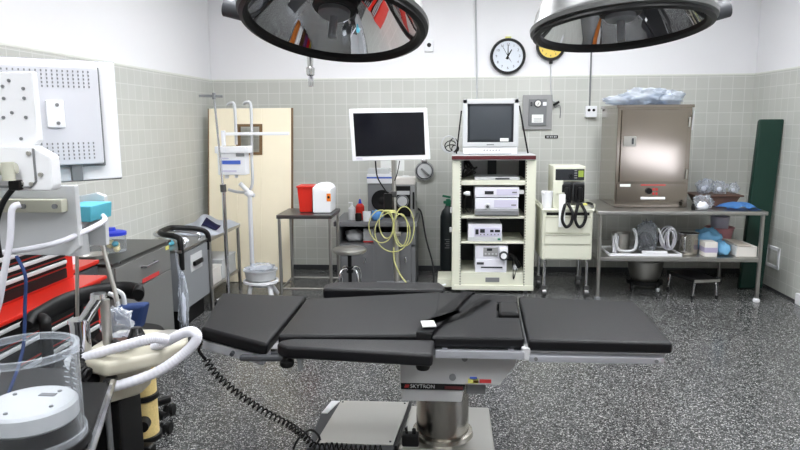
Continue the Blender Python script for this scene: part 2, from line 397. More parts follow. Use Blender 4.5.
obj('clamp_lever', B().span(-.53, -.515, 2.2, 2.225, .605, .652, .004), 'mid_grey', T)

# strap across the table
S_ = thing('restraint_strap', 'black strap with white tag lying across the middle of the operating table', 'strap', (-.02, 2.5, .71))
def ribbon(pts, w, m, name, parent, th=.003):
    # pts: list of (left, right)
    b = B(); n = len(pts)
    b.sheet(lambda u, v: tuple(V(pts[int(round(u * (n - 1)))][0]).lerp(V(pts[int(round(u * (n - 1)))][1]), v)), n - 1, 2, th)
    return obj(name, b, m, parent)
ribbon([((-.115, 2.318, .68), (-.06, 2.312, .68)), ((-.115, 2.32, .71), (-.06, 2.314, .71)), ((-.114, 2.325, .716), (-.058, 2.32, .716)), ((-.1, 2.42, .714), (-.035, 2.4, .714)), ((-.02, 2.66, .713), (.03, 2.63, .713)), ((.06, 2.90, .712), (.1, 2.88, .712)), ((.085, 2.98, .70), (.125, 2.96, .70)), ((.087, 2.985, .64), (.127, 2.965, .64))], 0, 'ribbon', 'strap_web', S_)
ribbon([((-.10, 2.44, .719), (-.06, 2.42, .719)), ((.04, 2.60, .719), (.06, 2.575, .719)), ((.17, 2.86, .716), (.2, 2.845, .716))], 0, 'ribbon', 'strap_tail', S_)
obj('tag', B().box((-.072, 2.395, .724), (.052, .07, .006), .002, (.0, 0, .15)), 'paper', S_)

# coiled cord
def coil(path, r, turns, per=10):
    P = spline([V(p) for p in path], 40); d = [0]
    for a, c in zip(P, P[1:]): d.append(d[-1] + (c - a).length)
    out = []; N = turns * per; k = 0; nrm = None
    for i in range(N + 1):
        s = d[-1] * i / N
        while k < len(P) - 2 and d[k + 1] < s: k += 1
        u = (s - d[k]) / max(1e-9, d[k + 1] - d[k]); p = P[k].lerp(P[k + 1], min(1, u)); t = (P[k + 1] - P[k]).normalized()
        if nrm is None: nrm = t.orthogonal().normalized()
        nrm = (nrm - t * nrm.dot(t)).normalized(); a = 2 * PI * i / per
        out.append(p + (nrm * math.cos(a) + t.cross(nrm) * math.sin(a)) * r)
    return out
cd = thing('control_cable', 'black coiled control cord drooping from the head of the operating table to its base', 'cord', (-.75, 2.35, .3))
c1 = [(-.905, 2.31, .60), (-.87, 2.31, .545), (-.80, 2.32, .47), (-.70, 2.34, .385), (-.62, 2.38, .315), (-.575, 2.43, .25), (-.53, 2.46, .185), (-.46, 2.485, .175), (-.36, 2.485, .168), (-.26, 2.485, .17)]
obj('coil', B().tube(coil(c1, .0125, 44), .0036, 6), 'black_gloss', cd)
obj('plug', B().cyl((-.935, 2.30, .69), (-.912, 2.30, .665), .008).tube([(-.915, 2.30, .668), (-.925, 2.30, .64), (-.915, 2.305, .615), (-.905, 2.31, .60)], .006, 8, 6), 'black_gloss', cd)
obj('loose_loop', B().tube([(-.62, 2.46, .17), (-.60, 2.47, .21), (-.56, 2.52, .225), (-.52, 2.5, .2), (-.54, 2.46, .18)], .005, 8, 8), 'black', cd)
pd = thing('foot_pedal', 'black pedal control standing on the table base in front of the steel column', 'pedal', (-.15, 2.55, .162))
obj('pedal_body', B().span(-.185, -.115, 2.515, 2.56, .162, .215, .008), 'black', pd)
obj('toggle', B().cyl((-.165, 2.535, .213), (-.168, 2.53, .245), .006).cyl((-.135, 2.535, .213), (-.135, 2.53, .235), .008), 'black_gloss', pd)

# ================================================================ surgical lights
def surgical_light(c, tilt, rollr, side, label, post):
    t = thing('surgical_light', label, 'surgical light', c, 'dome surgical lights')
    ax = V((math.sin(rollr), math.sin(tilt) * math.cos(rollr), math.cos(tilt) * math.cos(rollr))).normalized(); c = V(c)
    prof = [(.332, 0), (.345, .004), (.347, .02), (.333, .035), (.322, .075), (.29, .14), (.23, .195), (.14, .228), (.05, .238), (0, .239)]
    obj('dome', B().lathe(prof, c, ax, 72), 'shell', t)
    inner = [(.312, .004), (.295, .035), (.276, .067), (.255, .098), (.232, .128), (.207, .156), (.178, .182), (.143, .203), (.10, .215), (.05, .22), (0, .222)]
    obj('reflector', B().lathe(inner, c, ax, 128), 'mirror', t, ang=180)
    obj('rim_gasket', B().lathe([(.333, .004), (.336, -.012), (.320, -.018), (.305, -.006), (.304, .012), (.314, .014), (.333, .004)], c, ax, 72), 'gasket', t)
    h = obj('lamp_housing', B().lathe([(0, .212), (.092, .212), (.092, .10), (.082, .09), (.082, .062), (.074, .052), (0, .052)], c, ax, 40), 'gasket', t)
    obj('bulb_cover', B().lathe([(0, .054), (.058, .054), (.058, .036), (.05, .03), (.015, .028), (.015, -.048), (0, -.05)], c, ax, 28), 'alu', h)
    # yoke arm on one side, stem and ceiling mount
    sx = side; p0 = c + V((sx * .335, 0, .035)) + ax * .01
    k = obj('yoke', B().tube([p0, p0 + V((sx * .05, .0, .06)), p0 + V((sx * .02, .03, .2)), c + V((sx * .12, .12, .36)), c + V((0, .14, .42)), V((post[0], post[1], c.z + .5))], .022, 14, 8), 'alu', t)
    obj('pivot', B().cyl(c + V((sx * .325, 0, .03)) + ax * .02, c + V((sx * .40, 0, .05)) + ax * .02, .034, n=20), 'dark_grey', k)
    obj('arm', B().cyl((post[0], post[1], c.z + .46), (post[0], post[1], ZC - .04), .03), 'alu', t)
    obj('ceiling_plate', B().cyl((post[0], post[1], ZC - .05), (post[0], post[1], ZC), .11, n=28), 'white_plastic', t)
    return t
surgical_light((-.418, 2.45, 1.826), rad(16.5), rad(4), -1, 'deeply tilted mirror-lined dome light hanging above the flat screen', (-.40, 2.75))
surgical_light((.665, 2.7, 1.826), rad(7), rad(-2.5), 1, 'flatter hanging mirror-lined dome light partly hiding the yellow clock', (.665, 2.95))

hz = thing('gas_hose', 'drop hose with a chrome connector ending just below the dome light by the pale door', 'hose', (-.63, 3.05, 1.64))
obj('hose', B().cyl((-.63, 3.05, 1.76), (-.63, 3.05, ZC), .014), 'mid_grey', hz)
obj('connector', B().lathe([(0, 1.635), (.012, 1.637), (.014, 1.66), (.012, 1.685), (.018, 1.69), (.02, 1.72), (.013, 1.726), (.016, 1.77), (0, 1.775)], (-.63, 3.05, 0), n=18), 'chrome', hz)
# ================================================================ on the back wall
YW = Y1
def clock(x, z, r, face, label, hour=None):
    t = thing('wall_clock', label, 'clock', (x, YW, z))
    obj('case', B().lathe([(0, 0), (r, 0), (r + .003, .02), (r - .004, .042), (r - .022, .042), (r - .026, .022), (0, .022)], (x, YW, z), (0, -1, 0), 56), 'black', t)
    d = obj('dial', B().cyl((x, YW - .022, z), (x, YW - .026, z), r - .024, n=48), face, t)
    for h in range(12):
        a = h * PI / 6
        text('numeral', str(h or 12), (x + math.sin(a) * r * .66, YW - .0265, z + math.cos(a) * r * .66), r * .2, 'dark_grey', d)
    for nm, a, l, wd in (('hour_hand', 30, .42, .009), ('minute_hand', 0, .64, .006), ('second_hand', 330, .68, .003)):
        a = rad(a); u = V((math.sin(a), 0, math.cos(a))); v = V((math.cos(a), 0, -math.sin(a))); o = V((x, YW - .029, z))
        obj(nm, B().prism([tuple(o - u * .03 * (1 if nm != 'second_hand' else 2.5) + v * wd), tuple(o - u * .03 + v * -wd), tuple(o + u * r * l - v * wd * .5), tuple(o + u * r * l + v * wd * .5)], (0, .0015, 0)), 'black', d)
    return t
c1_ = clock(.557, 2.08, .165, 'clock_face', 'round black-rimmed wall clock with a pale face showing one o\'clock')
obj('hanger_tab', B().span(.53, .585, YW - .02, YW - .004, 2.24, 2.262, .002), 'yellow_pale', c1_)
c2_ = clock(.955, 2.17, .135, 'clock_yellow', 'round yellow-faced wall clock half hidden behind a dome light')
obj('power_lead', B().tube([(.96, YW - .02, 2.04), (.962, YW - .012, 2.0), (.965, YW - .01, 1.8), (.985, YW - .012, 1.68), (1.02, YW - .02, 1.645)], .005, 6, 6), 'light_grey', c2_)
obj('lead_clip', B().span(.945, .975, YW - .03, YW, 2.005, 2.035, .004), 'black', c2_)

one('cable_conduit', B().tube([(.235, YW, 2.95), (.25, YW - .008, 2.6), (.268, YW - .008, 1.90), (.272, YW - .01, 1.2)], .007, 8, 6).box((.27, YW - .01, 1.80), (.022, .012, .02), .003), 'light_grey', 'thin pale cable running down the wall behind the boxy tube monitor', 'cable', (.25, YW, 2))
cv = thing('outlet_box', 'white wall outlet box with two black sockets on a grey conduit beside the steel cabinet', 'outlet', (1.345, YW, 1.555))
obj('box', B().span(1.292, 1.398, YW - .045, YW, 1.505, 1.612, .006), 'white_plastic', cv)
for x in (1.323, 1.367): obj('socket', B().cyl((x, YW - .049, 1.572), (x, YW - .044, 1.572), .0135, n=18), 'black', cv)
obj('conduit', B().tube([(1.335, YW - .008, 1.612), (1.333, YW - .008, 1.9), (1.332, YW - .008, 2.95)], .008, 8), 'mid_grey', cv)
lp = thing('isolation_panel', 'grey electrical panel with a round gauge and white label on the tiled wall', 'electrical panel', (.845, YW, 1.555))
obj('panel_plate', B().span(.706, .984, YW - .02, YW, 1.392, 1.72, .006), 'panel_grey', lp)
obj('panel_door', B().span(.762, .93, YW - .035, YW - .018, 1.43, 1.68, .004), 'mid_grey', lp)
g_ = obj('gauge', B().lathe([(0, .05), (.03, .05), (.036, .046), (.036, .034), (0, .034)], (.845, YW, 1.638), (0, -1, 0), 28), 'dark_grey', lp)
obj('gauge_face', B().cyl((.845, YW - .050, 1.638), (.845, YW - .053, 1.638), .028, n=24), 'gauge_face', g_)
obj('needle', B().box((.848, YW - .054, 1.635), (.004, .002, .03), 0, (0, .5, 0)), 'black', g_)
obj('white_key', B().span(.893, .927, YW - .042, YW - .034, 1.617, 1.652, .002), 'white_plastic', lp)
for z in (1.622, 1.645): obj('indicator', B().cyl((.785, YW - .042, z), (.785, YW - .034, z), .009, n=14), 'dark_grey', lp)
pl = obj('instruction_label', B().span(.792, .90, YW - .037, YW - .034, 1.458, 1.535), 'paper', lp)
b = B()
for z in (1.47, 1.482, 1.494): b.span(.81, .885, YW - .0378, YW - .0368, z, z + .003)
obj('print', b, 'mid_grey', pl)
pg = thing('wall_plug', 'black angled plug with a looped lead beside the grey electrical panel', 'plug', (1.02, YW, 1.64))
obj('plug_body', B().box((1.018, YW - .03, 1.638), (.065, .03, .022), .006, (0, -.55, 0)), 'black', pg)
obj('lead', B().tube([(1.0, YW - .03, 1.62), (1.01, YW - .02, 1.60), (1.05, YW - .02, 1.62), (1.062, YW - .015, 1.57), (1.06, YW - .012, 1.50)], .004, 6, 8), 'mid_grey', pg)
ps = thing('wall_sign', 'small black strip sign on the tiles below the electrical panel', 'sign', (.985, YW, 1.322))
obj('strip', B().span(.925, 1.048, YW - .006, YW, 1.308, 1.338, .001), 'black', ps)
b = B()
for k, wd in enumerate((.012, .008, .011, .007, .012, .009)): b.span(.94 + k * .017, .94 + k * .017 + wd, YW - .0068, YW - .0058, 1.316, 1.330)
obj('print', b, 'light_grey', ps)
one('door_stop', B().box((.735, YW - .012, 1.142), (.045, .024, .035), .006), 'black', 'small black bracket on the tiles right of the cream equipment tower', 'bracket', (.735, YW, 1.14))
so = thing('wall_socket', 'small white wall plate with one dark socket under the left dome light', 'socket', (-.188, YW, 2.19))
obj('plate', B().span(-.232, -.142, YW - .012, YW, 2.135, 2.248, .004), 'white_plastic', so)
obj('socket', B().cyl((-.187, YW - .016, 2.195), (-.187, YW - .010, 2.195), .02, n=20), 'black', so)
vg = thing('wall_dial', 'round chrome dial mounted on the tiles right of the flat screen', 'dial', (-.23, YW, 1.0))
obj('bezel', B().lathe([(0, .032), (.07, .032), (.084, .045), (.095, .03), (.095, 0), (0, 0)], (-.232, YW, .998), (0, -1, 0), 40), 'chrome', vg)
obj('dial_face', B().cyl((-.232, YW - .031, .998), (-.232, YW - .035, .998), .07, n=36), 'light_grey', vg)
obj('pointer', B().box((-.225, YW - .045, .99), (.105, .02, .02), .005, (0, .75, 0)), 'mid_grey', vg)
obj('top_knob', B().span(-.262, -.205, YW - .05, YW, 1.085, 1.112, .006), 'chrome', vg)
rp = thing('wall_hatch', 'white framed tile hatch low on the right wall behind the green board', 'hatch', (X1, 5.87, .29))
b = B(); yA, yB, zA, zB = 5.745, 5.985, .195, .385
b.span(X1 - .012, X1, yA, yB, zA, zA + .03, .003).span(X1 - .012, X1, yA, yB, zB - .03, zB, .003).span(X1 - .012, X1, yA, yA + .03, zA, zB, .003).span(X1 - .012, X1, yB - .03, yB, zA, zB, .003)
obj('hatch_frame', b, 'white_plastic', rp)
obj('hatch_panel', B().span(X1 - .006, X1, yA + .03, yB - .03, zA + .03, zB - .03), 'tile_y', rp)
one('corner_post', B().span(X1 - .03, X1, 5.28, 5.40, .0, .09, .006), 'white_plastic', 'white block on the floor against the right wall at the frame edge', 'block', (X1, 5.34, 0))

# ================================================================ steel instrument table and what is on it
it = thing('instrument_table', 'long stainless instrument table with a lower shelf along the back wall', 'table', (1.88, 5.8, 0))
TX0, TX1, TY0, TY1 = 1.21, 2.545, 5.40, 6.22
obj('table_top', B().span(TX0, TX1, TY0, TY1, .718, .75, .006), 'steel', it)
obj('lower_shelf', B().span(TX0 + .02, TX1 - .02, TY0 + .02, TY1 - .02, .332, .368, .004), 'steel', it)
for x, y in ((TX0 + .03, TY0 + .03), (TX1 - .03, TY0 + .03), (TX0 + .03, TY1 - .03), (TX1 - .03, TY1 - .03)):
    lg = obj('leg', B().cyl((x, y, .03), (x, y, .72), .016, n=16), 'steel', it)
    obj('foot', B().cyl((x, y, 0), (x, y, .035), .02, .017, n=14).span(x - .022, x + .022, y - .02, y + .02, 0, .028, .006), 'white_plastic' if x > 2 and y < 6 else 'mid_grey', lg)

wc = thing('warming_cabinet', 'tall brown-tinged stainless warming cabinet standing on the long steel table', 'cabinet', (1.7, 5.9, .75))
CX0, CX1, CY0, CY1 = 1.39, 1.985, 5.62, 6.19
obj('cabinet_body', B().span(CX0, CX1, CY0, CY1, .752, 1.585, .004).span(CX0 - .012, CX1 + .012, CY0 - .012, CY1, 1.575, 1.60, .003), 'steel_warm', wc)
dr = obj('door', B().span(CX0 + .03, CX1 - .035, CY0 - .018, CY0 - .002, .965, 1.56, .004), 'steel_warm', wc)
obj('latch', B().span(CX0 + .05, CX0 + .15, CY0 - .034, CY0 - .016, 1.262, 1.345, .004), 'steel_satin', dr)
obj('latch_key', B().span(CX0 + .112, CX0 + .128, CY0 - .042, CY0 - .032, 1.28, 1.33, .003), 'dark_grey', dr)
for z in (1.46, 1.03): obj('hinge', B().cyl((CX1 - .022, CY0 - .012, z - .04), (CX1 - .022, CY0 - .012, z + .04), .009), 'steel_satin', dr)
cp = obj('control_panel', B().span(CX0 + .012, CX1 - .012, CY0 - .008, CY0 - .001, .80, .952, .003), 'steel_warm', wc)
obj('dial', B().cyl((1.665, CY0 - .03, .892), (1.665, CY0 - .008, .892), .024, .027, n=24), 'black', cp)
for x, z in ((1.705, .905), (1.73, .905), (1.705, .87), (1.73, .87)): obj('red_mark', B().span(x - .008, x + .008, CY0 - .011, CY0 - .0075, z - .01, z + .01), 'red_text', cp)
obj('thermometer', B().span(1.60, 1.80, CY0 - .022, CY0 - .008, .822, .842, .004), 'white_plastic', cp)
obj('heading', B().span(1.60, 1.80, CY0 - .0095, CY0 - .0078, .937, .946), 'red_text', cp)
obj('badge', B().span(CX0 + .04, CX0 + .125, CY0 - .0105, CY0 - .0078, .928, .95), 'paper', cp)
obj('side_tag', B().box((CX1 + .014, CY0 + .03, 1.47), (.006, .04, .16), .002, (0, .05, 0)), 'white_plastic', wc)
bg = B().blob((1.67, 5.84, 1.668), (.21, .17, .075), .28, 44, 2.2, 3, .066, .3).blob((1.82, 5.82, 1.655), (.14, .14, .065), .3, 36, 2.5, 5, .053, .3).blob((1.47, 5.85, 1.64), (.15, .10, .04), .3, 30, 2.5, 8, .036, .3)
one('plastic_bag', bg, 'blue_clear', 'crumpled pale blue plastic bag lying on top of the steel cabinet', 'bag', (1.7, 5.85, 1.602), ang=180)

# on the table top, right of the cabinet
bt = thing('brown_basket', 'shallow brown tray heaped with clear packets at the back of the steel table', 'tray', (2.27, 5.86, .752))
obj('basket_body', B().prism([(2.16, 5.72, .752), (2.41, 5.72, .752), (2.46, 5.72, .835), (2.11, 5.72, .835)], (0, .26, 0), .008), 'brown_tray', bt)
obj('basket_rim', B().span(2.09, 2.48, 5.70, 6.0, .832, .846, .006), 'brown_tray', bt)
for k, (x, y, z, s) in enumerate(((2.175, 5.79, .905, .052), (2.305, 5.79, .90, .048), (2.425, 5.80, .895, .038), (2.24, 5.91, .905, .05))):
    one('clear_packet', B().blob((x, y, z), (s * 1.05, s * .9, s * 1.15), .45, 34, 2.1, k + 2, s, .5), 'clear_bag', ['big crumpled clear packet at the left end of the brown tray', 'white clear-wrapped packet at the right middle of the brown tray', 'small clear packet at the right end of the brown tray', 'clear packet at the back of the brown tray between two others'][k], 'packet', (x, y, z - .05), 'packets in the brown tray', ang=180)
    one('gauze_roll', B().blob((x, y, z - .012), (s * .4, s * .34, s * .42), .2, 16, 3, k + 20), 'cloth_white', ['white gauze wad inside the big left packet of the brown tray', 'white gauze wad inside the right middle packet of the brown tray', 'white gauze wad inside the small right packet of the brown tray', 'white gauze wad inside the back packet of the brown tray'][k], 'gauze', (x, y, z - .05), 'gauze in the brown tray', ang=180)
one('plastic_wrap', B().blob((2.11, 5.60, .80), (.065, .07, .055), .45, 34, 2.1, 31, .046, .5), 'clear_bag', 'clear crumpled wrapper standing on the table against the steel cabinet', 'wrapper', (2.09, 5.58, .752), ang=180)
one('gauze_roll', B().blob((2.055, 5.475, .782), (.045, .035, .035), .4, 18, 3, 33, .028), 'cloth_white', 'white gauze wad on the table edge by the steel cabinet', 'gauze', (2.055, 5.475, .752), ang=180)
one('vial', B().lathe([(0, .752), (.015, .752), (.015, .785), (.01, .79), (.01, .80), (0, .80)], (1.985, 5.47, 0), n=16), 'black', 'small black vial on the table edge before the steel cabinet', 'vial', (1.985, 5.47, .752))
one('blue_drape', B().sheet(lambda u, v: (2.25 + .26 * u + .02 * math.sin(5 * v), 5.47 + .22 * v, .758 + .045 * math.sin(PI * u) * (0.35 + .65 * math.sin(PI * v)) + .008 * math.sin(17 * u + 4 * v)), 20, 12, .005), 'blue_cloth', 'folded bright blue drape at the right end of the steel table', 'drape', (2.36, 5.55, .752), ang=180)

# lower shelf
ZS = .3695
tr = thing('instrument_tray', 'shallow white-rimmed steel tray on the left of the lower shelf', 'tray', (1.64, 5.6, ZS))
obj('tray_pan', B().span(1.33, 1.91, 5.45, 5.80, ZS, ZS + .008, .003), 'steel', tr)
b = B()
for a in ((1.325, 1.915, 5.445, 5.457), (1.325, 1.915, 5.793, 5.805), (1.325, 1.337, 5.445, 5.805), (1.903, 1.915, 5.445, 5.805)): b.span(a[0], a[1], a[2], a[3], ZS, ZS + .022, .003)
obj('tray_rim', b, 'white_plastic', tr)
ZT = ZS + .010
cn = thing('steel_cup', 'steel cup with a looped white tube standing in the lower tray', 'cup', (1.50, 5.6, ZT))
obj('cup_body', B().lathe([(0, ZT), (.07, ZT), (.078, ZT + .15), (.082, ZT + .155), (.074, ZT + .15), (.066, ZT + .01), (0, ZT + .01)], (1.468, 5.66, 0), n=28), 'steel_satin', cn)
obj('looped_tube', B().tube([(1.40, 5.55, ZT + .16), (1.395, 5.53, ZT + .10), (1.42, 5.52, ZT + .03), (1.50, 5.51, ZT + .02), (1.555, 5.52, ZT + .05), (1.565, 5.55, ZT + .15), (1.54, 5.56, ZT + .20)], .013, 10, 8), 'light_grey', cn)
obj('tube_head', B().cyl((1.40, 5.56, ZT), (1.40, 5.56, ZT + .14), .022, .026, n=16), 'device_white', cn)
wr = thing('wrapped_bundle', 'clear plastic bag of coiled dark hoses in the middle of the lower tray', 'bundle', (1.72, 5.62, ZT))
obj('wrapping', B().blob((1.675, 5.63, ZT + .118), (.083, .09, .135), .18, 40, 2.4, 12, .11, .5), 'clear_bag', wr, ang=180)
obj('contents', B().blob((1.66, 5.63, ZT + .10), (.05, .045, .06), .3, 18, 3, 4).tube(coil([(1.62, 5.63, ZT + .075), (1.725, 5.63, ZT + .10)], .055, 5, 14), .007, 8), 'dark_grey', wr)
obj('white_strip', B().tube([(1.60, 5.485, ZT + .016), (1.70, 5.482, ZT + .016), (1.80, 5.485, ZT + .016)], .014, 8, 6).tube([(1.74, 5.54, ZT + .21), (1.76, 5.515, ZT + .14), (1.78, 5.505, ZT + .09)], .007, 8, 5), 'white_plastic', wr)
tb = thing('tube_bundle', 'clear looped tubing with white ends at the right of the lower tray', 'tubing', (1.89, 5.6, ZT))
b = B()
for k in range(5):
    r = .055 + .006 * k; b.tube([(1.85 + r * math.cos(a) * (.55 + .05 * k), 5.55 + .02 * k + .03 * math.sin(a * 1.3 + k), ZT + .115 + r * 1.25 * math.sin(a)) for a in [i * 2 * PI / 24 for i in range(25)]], .007, 8)
obj('tubing', b, 'hose_white', tb)
obj('dark_hose', B().tube([(1.835 + .04 * math.cos(a), 5.69, ZT + .11 + .07 * math.sin(a)) for a in [i * 2 * PI / 24 for i in range(25)]], .013, 8), 'dark_grey', tb)
pt = thing('steel_pot', 'shiny steel pot with a handle on the lower shelf beside the tray', 'pot', (2.09, 5.6, ZS))
obj('pot_body', B().lathe([(0, ZS), (.072, ZS), (.076, ZS + .01), (.076, ZS + .175), (0, ZS + .175)], (2.0, 5.58, 0), n=32), 'column_steel', pt)
obj('pot_lid', B().lathe([(0, ZS + .188), (.06, ZS + .186), (.083, ZS + .178), (.083, ZS + .172), (0, ZS + .17)], (2.0, 5.58, 0), n=32), 'chrome', pt)
obj('handle', B().tube([(1.955, 5.518, ZS + .14), (1.945, 5.495, ZS + .145), (1.945, 5.495, ZS + .04), (1.955, 5.518, ZS + .04)], .007, 8, 4), 'chrome', pt)
bx = thing('supply_box', 'small lilac and white carton between the steel pot and the blue bag', 'box', (2.23, 5.5, ZS))
obj('carton', B().span(2.09, 2.19, 5.45, 5.58, ZS, ZS + .12, .003), 'box_white', bx)
obj('carton_band', B().span(2.0895, 2.1905, 5.4485, 5.582, ZS + .035, ZS + .075), 'lilac_box', bx)
one('blue_pouch', B().blob((2.22, 5.76, ZS + .085), (.12, .08, .10), .2, 30, 2, 44, .083, .3).blob((2.268, 5.57, ZS + .05), (.058, .10, .06), .2, 26, 2.4, 41, .048, .3), 'blue_bag', 'soft blue plastic bag slumped on the lower shelf between carton and flat box', 'bag', (2.32, 5.66, ZS), ang=180)
one('pink_basin', B().lathe([(0, ZS), (.085, ZS), (.115, ZS + .15), (.125, ZS + .155), (.118, ZS + .16), (.108, ZS + .155), (.08, ZS + .012), (0, ZS + .012)], (2.425, 6.02, 0), n=32), 'pink', 'round pink basin at the back of the lower shelf', 'basin', (2.425, 6.02, ZS))
one('lilac_tub', B().lathe([(0, ZS + .02), (.06, ZS + .02), (.078, ZS + .25), (.083, ZS + .255), (.072, ZS + .25), (.055, ZS + .03), (0, ZS + .03)], (2.418, 6.012, 0), n=28), 'lilac', 'pale lilac tub nested in the pink basin', 'tub', (2.405, 6.0, ZS + .02))
fb = thing('flat_box', 'low white cardboard box with folded top at the right end of the lower shelf', 'box', (2.47, 5.58, ZS))
obj('box_body', B().span(2.345, 2.505, 5.46, 5.75, ZS, ZS + .085, .003), 'box_white', fb)
obj('box_lid', B().box((2.40, 5.605, ZS + .093), (.11, .30, .008), .002, (0, .05, 0)), 'cardboard', fb)

# under the table
kb = thing('kick_bucket', 'round steel bucket in a black wheeled ring under the long table', 'bucket', (1.74, 5.85, 0))
obj('bucket', B().lathe([(0, .07), (.10, .07), (.13, .12), (.158, .26), (.164, .262), (.155, .255), (.125, .12), (.09, .082), (0, .082)], (1.74, 5.85, 0), n=40), 'steel_satin', kb)
obj('ring_frame', B().lathe([(.12, .055), (.155, .055), (.155, .085), (.12, .085), (.12, .055)], (1.74, 5.85, 0), n=36), 'black', kb)
for a in (30, 120, 210, 300):
    x, y = 1.74 + .15 * math.cos(rad(a)), 5.85 + .15 * math.sin(rad(a))
    w_ = obj('caster', B().span(x - .014, x + .014, y - .014, y + .014, .03, .075, .004), 'black', kb)
    obj('wheel', B().cyl((x - .01, y, .022), (x + .01, y, .022), .022, n=16), 'light_grey' if a == 300 else 'rubber', w_)
ss = thing('step_stool', 'low step stool with a black tread and chrome legs under the table end', 'stool', (2.1, 5.6, 0))
obj('tread', B().prism([(1.915, 5.82, .145), (2.03, 5.46, .145), (2.24, 5.50, .145), (2.16, 5.84, .145)], (0, 0, .03), .006), 'rubber', ss)
obj('tread_edge', B().prism([(2.025, 5.452, .150), (2.245, 5.493, .150), (2.245, 5.50, .150), (2.025, 5.46, .150)], (0, 0, .022)), 'steel_satin', ss)
for (x, y, dx) in ((2.04, 5.49, -.012), (2.222, 5.52, .012), (1.94, 5.79, -.012), (2.14, 5.81, .012)):
    lg = obj('leg', B().tube([(x, y, .15), (x + dx * .4, y, .11), (x + dx, y, .02)], .01, 10), 'chrome', ss)
    obj('rubber_foot', B().cyl((x + dx, y, 0), (x + dx, y, .03), .014, n=12), 'rubber', lg)
# green board leaning in the corner
gb = thing('green_board', 'tall dark green padded board leaning in the right corner', 'board', (2.68, 5.87, 0))
gx = lambda u, z: 2.565 + .195 * u + .07 * z / 1.5
obj('padding', B().prism([(gx(0, 0), 5.86, .004), (gx(1, 0), 5.86, .004), (gx(1, 1.48), 5.86, 1.475), (gx(0, 1.48), 5.86, 1.475)], (0, .05, 0), .012, 3), 'green_vinyl', gb)
obj('backing', B().prism([(gx(.04, 0), 5.91, .004), (gx(.98, 0), 5.91, .004), (gx(.98, 1.48), 5.91, 1.46), (gx(.04, 1.48), 5.91, 1.46)], (0, .02, 0)), 'black', gb)

# ================================================================ defibrillator cart
dc = thing('defibrillator_cart', 'cream metal cart with two drawers on chrome legs beside the equipment tower', 'cart', (.99, 5.7, 0))
DX0, DX1, DY0, DY1 = .785, 1.195, 5.50, 5.92
obj('cart_body', B().span(DX0, DX1, DY0, DY1, .325, .735, .006), 'cream', dc)
obj('cart_top', B().span(DX0 - .01, DX1 + .01, DY0 - .012, DY1, .735, .752, .004), 'cream', dc)
obj('rail', B().tube([(DX0 - .005, DY0, .75), (DX0 - .012, DY0, .785), (DX0 - .012, DY1, .785), (DX0 - .005, DY1, .75)], .008, 8).tube([(DX1 + .005, DY0, .75), (DX1 + .012, DY0, .785), (DX1 + .012, DY1, .785), (DX1 + .005, DY1, .75)], .008, 8), 'cream_dark', dc)
obj('top_recess', B().span(DX0 + .03, DX1 - .03, DY0 - .004, DY0 + .005, .70, .725), 'black', dc)
for z0, z1 in ((.555, .695), (.458, .548)):
    d_ = obj('drawer', B().span(DX0 + .02, DX1 - .02, DY0 - .014, DY0, z0, z1, .004), 'cream', dc)
    obj('drawer_lip', B().span(DX0 + .02, DX1 - .02, DY0 - .02, DY0 - .01, z1 - .014, z1, .003), 'cream_dark', d_)
obj('front_panel', B().span(DX0 + .02, DX1 - .02, DY0 - .006, DY0, .335, .452, .003), 'cream', dc)
for x, y in ((DX0 + .03, DY0 + .03), (DX1 - .03, DY0 + .03), (DX0 + .03, DY1 - .03), (DX1 - .03, DY1 - .03)):
    lg = obj('leg', B().cyl((x, y, .09), (x, y, .33), .013, n=14), 'chrome', dc)
    obj('caster', B().span(x - .02, x + .02, y - .02, y + .02, .05, .10, .004).cyl((x - .016, y, .035), (x + .016, y, .035), .035, n=18), 'steel_dark', lg)
df = thing('defibrillator', 'cream defibrillator with a dark display and two black paddles on the small cart', 'defibrillator', (1.0, 5.7, .752))
FX0, FX1, FY = .872, 1.138, 5.58
obj('housing', B().span(FX0, FX1, FY, FY + .27, .974, 1.102, .008).span(FX0, FX0 + .085, FY - .02, FY + .27, .753, .98, .006).span(FX0 + .08, FX1, FY + .12, FY + .27, .753, .98, .004).span(FX0 + .08, FX1, FY - .02, FY + .15, .753, .775, .004), 'cream', df)
ds = obj('display_panel', B().span(FX0 + .02, FX1 - .01, FY - .006, FY, .985, 1.078, .003), 'lcd_dark', df)
obj('green_readout', B().span(FX1 - .06, FX1 - .018, FY - .009, FY - .005, 1.012, 1.065), 'green_lcd', ds)
obj('knob', B().cyl((FX0 + .15, FY - .02, 1.022), (FX0 + .15, FY - .005, 1.022), .016, n=18), 'black', ds)
b = B()
for z in (1.0, 1.02, 1.04, 1.06): b.span(FX1 - .092, FX1 - .07, FY - .009, FY - .005, z, z + .01)
obj('keys', b, 'mid_grey', ds)
for x in (.985, 1.09):
    p_ = obj('paddle', B().span(x - .042, x + .042, FY - .03, FY + .1, .80, .955, .014).span(x - .02, x + .02, FY - .055, FY - .02, .82, .93, .01), 'black', df)
    obj('paddle_rim', B().span(x - .048, x + .048, FY + .02, FY + .03, .79, .965, .01), 'mid_grey', p_)
    obj('cord', B().tube([(x - .01, FY - .04, .82), (x - .03, FY - .115, .79), (x - .05, FY - .135, .68), (x - .02, FY - .14, .615), (x + .02, FY - .135, .64), (x + .035, FY - .13, .72), (x, FY - .09, .80)], .013, 10, 8), 'black', p_)
pc = obj('paper_strip', B().box((FX0 + .062, FY - .12, .745), (.052, .004, .27), .001, (-.06, 0, 0)), 'paper', df)
obj('printer_slot', B().span(FX0 + .03, FX0 + .095, FY - .034, FY - .018, .87, .885, .003), 'cream_dark', df)
cu = thing('paper_cup', 'white plastic beaker on the left of the cream cart top', 'beaker', (.815, 5.58, .753))
